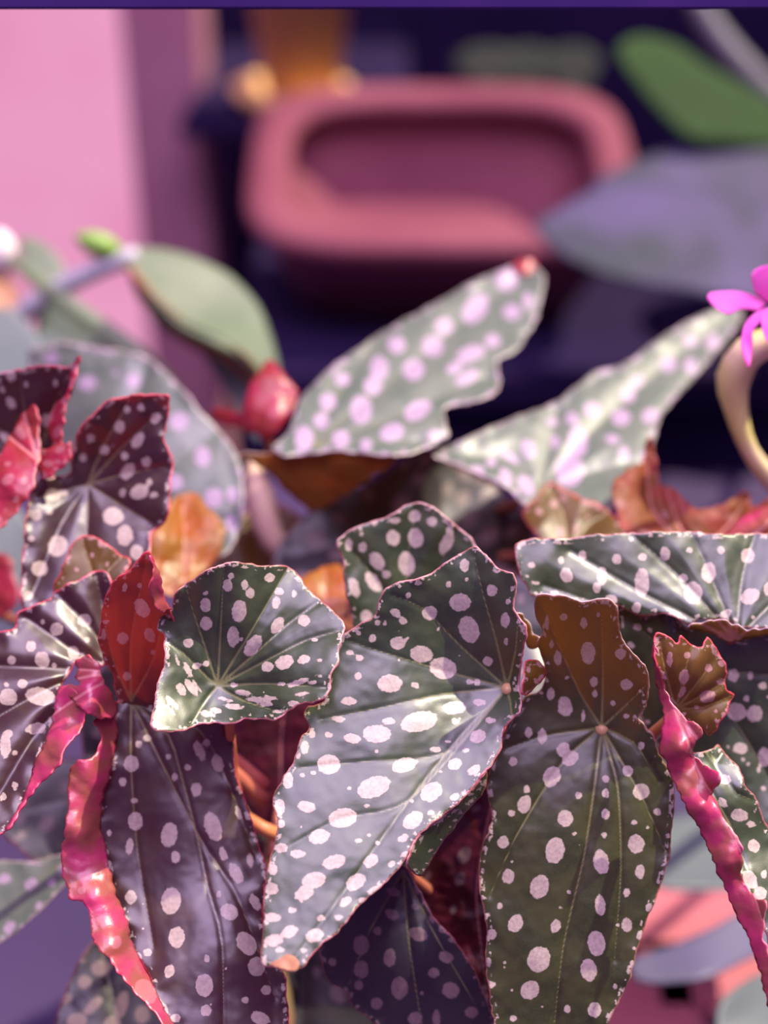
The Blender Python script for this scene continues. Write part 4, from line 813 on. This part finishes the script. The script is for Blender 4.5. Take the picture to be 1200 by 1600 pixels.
blade('leaf', ap, [(-80, 500), (0, 480), (40, 500), (70, 545), (90, 620), (40, 680), (-80, 680)], [(-80, 500, 310), (40, 500, 300), (90, 620, 270), (-80, 680, 260)], 'teal', seed=62, thick=2)
blade('leaf', ap, [(60, 480), (110, 470), (160, 505), (200, 560), (150, 600), (90, 590), (60, 540)], [(60, 480, 372), (160, 505, 366), (150, 600, 350), (60, 540, 360)], 'teal', seed=63, thick=2)
blade('leaf', ap, [(30, 375), (60, 375), (95, 405), (100, 440), (75, 450), (45, 425)], [(30, 375, 372), (95, 405, 365), (75, 450, 358), (45, 425, 362)], 'glauc', seed=64, thick=2)
M['moss'] = plain('moss_orange', (0.05, 0.085, 0.022), (0.24, 0.075, 0.025), scale=22, rough=0.6)
blade('leaf', ap, [(200, 418), (235, 458), (285, 503), (335, 526), (385, 558), (424, 612), (412, 640), (385, 600), (345, 566), (300, 545), (250, 512), (213, 462)], [(200, 418, 318), (285, 503, 290), (385, 558, 288), (424, 612, 292), (345, 566, 312), (250, 512, 318), (412, 640, 304)], 'moss', seed=67, thick=2)
blade('leaf', ap, [(-90, 770), (0, 775), (40, 810), (62, 880), (50, 960), (20, 1020), (-90, 1040)], [(-90, 770, 250), (40, 810, 240), (62, 880, 225), (20, 1020, 205), (-90, 1040, 215)], 'teal', seed=66, thick=2)
def ellipsoid(name, c, axes, mat, parent, rot=0.0, pinch=0.35):
    bm = bmesh.new(); bmesh.ops.create_uvsphere(bm, u_segments=20, v_segments=14, radius=1)
    for v in bm.verts:
        k = 1 - pinch * v.co.x ** 2
        x, y, z = v.co.x * axes[0], v.co.y * axes[1] * k, v.co.z * axes[2] * k
        v.co = Vector(c) + Vector((x * math.cos(rot) - z * math.sin(rot), y, x * math.sin(rot) + z * math.cos(rot)))
    me = bpy.data.meshes.new(name); bm.to_mesh(me); bm.free()
    return link(name, me, parent, [mat])
ellipsoid('bud', P(157, 384, 335), (0.0145, 0.007, 0.0072), M['lime'], ap, rot=math.radians(-22))
ellipsoid('flower_bud', P(2, 395, 375), (0.010, 0.010, 0.0135), M['cream'], ap)
blade('leaf', ap, [(-40, 430), (10, 425), (28, 460), (22, 510), (-40, 530)], [(-40, 430, 380), (28, 460, 378), (22, 510, 372), (-40, 530, 372)], 'tan', seed=65, thick=2)

# ------------------------------------------------------------------ broad leaved plant upper right
M['fern'] = plain('fresh_green', (0.0075, 0.027, 0.00375), (0.012, 0.036, 0.006), scale=10, rough=0.75, spec=0.15)
M['slate'] = plain('slate_leaf', (0.014, 0.019, 0.024), (0.050, 0.038, 0.092), scale=13, rough=0.7, spec=0.2)
M['stalk'] = plain('grey_stalk', (0.0525, 0.0525, 0.063), (0.063, 0.063, 0.063), scale=9, rough=0.6)
rb = P(1420, 600, 760); rb.z = SH
rb.y = bowl_c.y - 0.05
bp_ = empty('broadleaf_plant', rb, 'blurred plant with slate and green broad leaves beside the terracotta trough', 'plant')
lathe('pot', [(0.07, 0.001), (0.09, 0.10), (0.097, 0.10), (0.098, 0.125), (0.088, 0.125), (0.08, 0.10)], rb, M['terracotta'], bp_)
lathe('soil', [(0.03, 0.105), (0.084, 0.107), (0.03, 0.112)], rb, M['soil'], bp_)
rs = rb + Vector((0, 0, 0.108))
lf = blade('leaf', bp_, [(835, 352), (880, 322), (940, 292), (1040, 292), (1150, 310), (1300, 330), (1320, 440), (1200, 470), (1080, 455), (960, 432), (880, 396)], [(835, 352, 640), (940, 292, 700), (1300, 330, 780), (1320, 440, 700), (1080, 455, 640), (960, 432, 610), (1080, 370, 670)], 'slate', h=9, seed=70, thick=2)
tube('petiole', [P(1300, 390, 745), P(1380, 440, 800), rs], [0.005, 0.006, 0.007], M['stalk'], lf)
lf = blade('leaf', bp_, [(930, 290), (985, 255), (1070, 228), (1200, 225), (1320, 240), (1320, 330), (1180, 330), (1040, 318)], [(930, 290, 760), (1070, 228, 820), (1320, 240, 860), (1320, 330, 800), (1040, 318, 760)], 'slate', h=9, seed=71, thick=2)
tube('petiole', [P(1310, 290, 835), P(1400, 400, 840), rs], [0.005, 0.006, 0.007], M['stalk'], lf)
lf = blade('leaf', bp_, [(965, 75), (1000, 55), (1060, 70), (1110, 105), (1200, 150), (1300, 200), (1300, 235), (1180, 225), (1080, 215), (1020, 160), (985, 115)], [(965, 75, 800), (1060, 70, 840), (1300, 200, 900), (1180, 225, 830), (1020, 160, 800)], 'fern', h=9, seed=72, thick=2)
tube('petiole', [P(1280, 210, 880), P(1400, 330, 880), rs], [0.005, 0.006, 0.007], M['stalk'], lf)
tube('stem', [P(1060, -60, 900), P(1110, 40, 890), P(1180, 125, 880), P(1300, 240, 880), P(1420, 420, 880), rs], [0.010, 0.012, 0.013, 0.013, 0.012, 0.011], M['stalk'], bp_)

# dim grey-green pot plant leaf behind the trough
lf0 = P(830, 330, 1240); lf0.z = SH; lf0.y = bowl_c.y + 0.32
M['dim'] = plain('dim_leaf', (0.020, 0.024, 0.018), (0.028, 0.032, 0.024), rough=0.8, spec=0.1)
dp = empty('dim_plant', lf0, 'dim grey-green low plant behind the terracotta trough', 'plant')
lathe('pot', [(0.05, 0.001), (0.065, 0.09), (0.07, 0.09), (0.07, 0.11), (0.06, 0.11), (0.055, 0.09)], lf0, M['indigo'], dp)
for i, dx in enumerate((-60, 0, 70)):
    blade('leaf', dp, [(810 + dx, 150), (770 + dx, 100), (790 + dx, 75), (840 + dx, 70), (870 + dx, 95), (850 + dx, 140), (835 + dx, 260), (825 + dx, 260)], [(810 + dx, 150, 1235), (790 + dx, 75, 1250), (870 + dx, 95, 1240), (835 + dx, 260, 1240)], 'dim', h=9, seed=74 + i, thick=2)

# ------------------------------------------------------------------ pink flower with its cream curved stalk
M['hot'] = plain('hot_pink_petal', (0.9263, 0.156, 0.585), (0.9263, 0.2925, 0.702), scale=60, rough=0.5, trans=(1.0, 0.25, 0.7))
M['creamstalk'] = plain('cream_stalk', (0.5952, 0.4416, 0.288), (0.48, 0.4416, 0.1152), scale=40, rough=0.5)
fb = on_bench(1560, 1080)
ob = empty('orchid', fb, 'bright pink flower on a curved cream stalk at the right edge', 'flower')
lathe('pot', [(0.045, 0.001), (0.055, 0.09), (0.06, 0.09), (0.06, 0.11), (0.052, 0.11), (0.048, 0.09)], fb, M['terracotta'], ob)
lathe('soil', [(0.02, 0.092), (0.05, 0.094), (0.02, 0.098)], fb, M['soil'], ob)
tube('stalk', [fb + Vector((0, 0, 0.095)), P(1300, 850, 170), P(1215, 760, 130), P(1172, 705, 118), P(1150, 640, 112), P(1146, 590, 108), P(1170, 550, 104), P(1215, 530, 100), P(1260, 520, 98)], [0.004, 0.004, 0.0045, 0.0035, 0.0048, 0.0068, 0.0065, 0.005, 0.003], M['creamstalk'], ob)
tube('pedicel', [P(1255, 522, 98), P(1240, 495, 85), P(1208, 482, 72)], [0.0028, 0.0022, 0.0018], M['creamstalk'], ob)
for i, (ol, ct) in enumerate((
    ([(1105, 463), (1112, 456), (1150, 454), (1180, 462), (1196, 474), (1185, 484), (1160, 482), (1140, 490), (1124, 484), (1112, 474)], [(1105, 463, 64), (1150, 454, 66), (1196, 474, 72), (1140, 490, 58)]),
    ([(1176, 430), (1186, 418), (1210, 414), (1240, 425), (1235, 455), (1212, 476), (1195, 470), (1180, 455)], [(1176, 430, 62), (1210, 414, 66), (1235, 455, 70), (1204, 475, 72)]),
    ([(1192, 482), (1200, 492), (1186, 505), (1176, 520), (1176, 545), (1171, 574), (1164, 560), (1159, 535), (1164, 508), (1176, 492)], [(1196, 482, 71), (1176, 520, 60), (1170, 574, 58), (1160, 535, 58)]),
    ([(1198, 480), (1215, 492), (1230, 520), (1222, 548), (1204, 540), (1192, 515), (1190, 492)], [(1198, 480, 71), (1230, 520, 62), (1204, 540, 58), (1190, 492, 66)]),
    ([(1205, 476), (1240, 465), (1280, 480), (1270, 505), (1235, 500), (1212, 488)], [(1205, 476, 72), (1280, 480, 66), (1235, 500, 60), (1240, 465, 68)]))):
    blade('petal', ob, ol, ct, 'hot', h=4, seed=80 + i, thick=0.6)

# ------------------------------------------------------------------ low pots and slate leaves seen at the lower right
M['pinkpot'] = plain('pink_clay', (0.341, 0.0935, 0.121), (0.374, 0.1155, 0.1375), scale=9, rough=0.75, spec=0.2)
def clay_tile(px, py, hx, hy, label):
    c = on_bench(px, py)
    t = box('clay_tile', c - Vector((hx, hy, -0.0005)), c + Vector((hx, hy, 0.0135)), M['pinkpot'], bev=0.003)
    tag(t, label, 'tile', 'pink clay tiles on the bench')
clay_tile(1080, 1435, 0.052, 0.040, 'pink clay tile on the bench between the slate leaves')
clay_tile(985, 1570, 0.036, 0.036, 'pink clay tile at the bottom beside the long olive leaf')
clay_tile(1110, 1545, 0.036, 0.026, 'pink clay tile under the lower slate leaf at bottom right')
M['greylilac'] = plain('grey_lilac_leaf', (0.0715, 0.066, 0.121), (0.088, 0.088, 0.11), scale=14, rough=0.5)
M['greyteal'] = plain('grey_teal_leaf', (0.055, 0.0715, 0.077), (0.066, 0.0825, 0.0935), scale=14, rough=0.5)
lb = on_bench(1420, 1330)
lp_ = empty('slate_plant', lb, 'low blurred plant with grey lilac leaves over the pink pots', 'plant')
lathe('pot', [(0.04, 0.001), (0.05, 0.06), (0.054, 0.06), (0.054, 0.075), (0.046, 0.075), (0.043, 0.06)], lb, M['pinkpot'], lp_)
for i, (ol, ct, m) in enumerate((
    ([(1000, 1290), (1080, 1272), (1180, 1280), (1280, 1310), (1290, 1380), (1200, 1388), (1100, 1390), (1030, 1385), (990, 1340)], [(1020, 1290, 330), (1180, 1290, 340), (1290, 1380, 300), (1030, 1390, 290)], 'greyteal'),
    ([(985, 1500), (1040, 1480), (1110, 1450), (1180, 1415), (1290, 1400), (1290, 1470), (1190, 1490), (1110, 1525), (1040, 1535), (995, 1530)], [(985, 1500, 240), (1190, 1400, 290), (1290, 1470, 290), (1110, 1525, 225), (1040, 1535, 225)], 'greylilac'),
    ([(1130, 1560), (1190, 1520), (1290, 1500), (1310, 1600), (1250, 1700), (1150, 1680), (1120, 1610)], [(1130, 1560, 200), (1290, 1500, 250), (1250, 1700, 180), (1120, 1610, 190)], 'greyteal'))):
    lf = blade('leaf', lp_, ol, ct, m, h=8, seed=90 + i, thick=1.5)
    tube('petiole', [P(ol[len(ol) // 2][0], (min(p[1] for p in ol) + max(p[1] for p in ol)) / 2 - 5, ct[2][2] + 6), P(1300, 1450, 320), lb + Vector((0, 0, 0.06))], [0.002, 0.0025, 0.003], M['stalk'], lf)
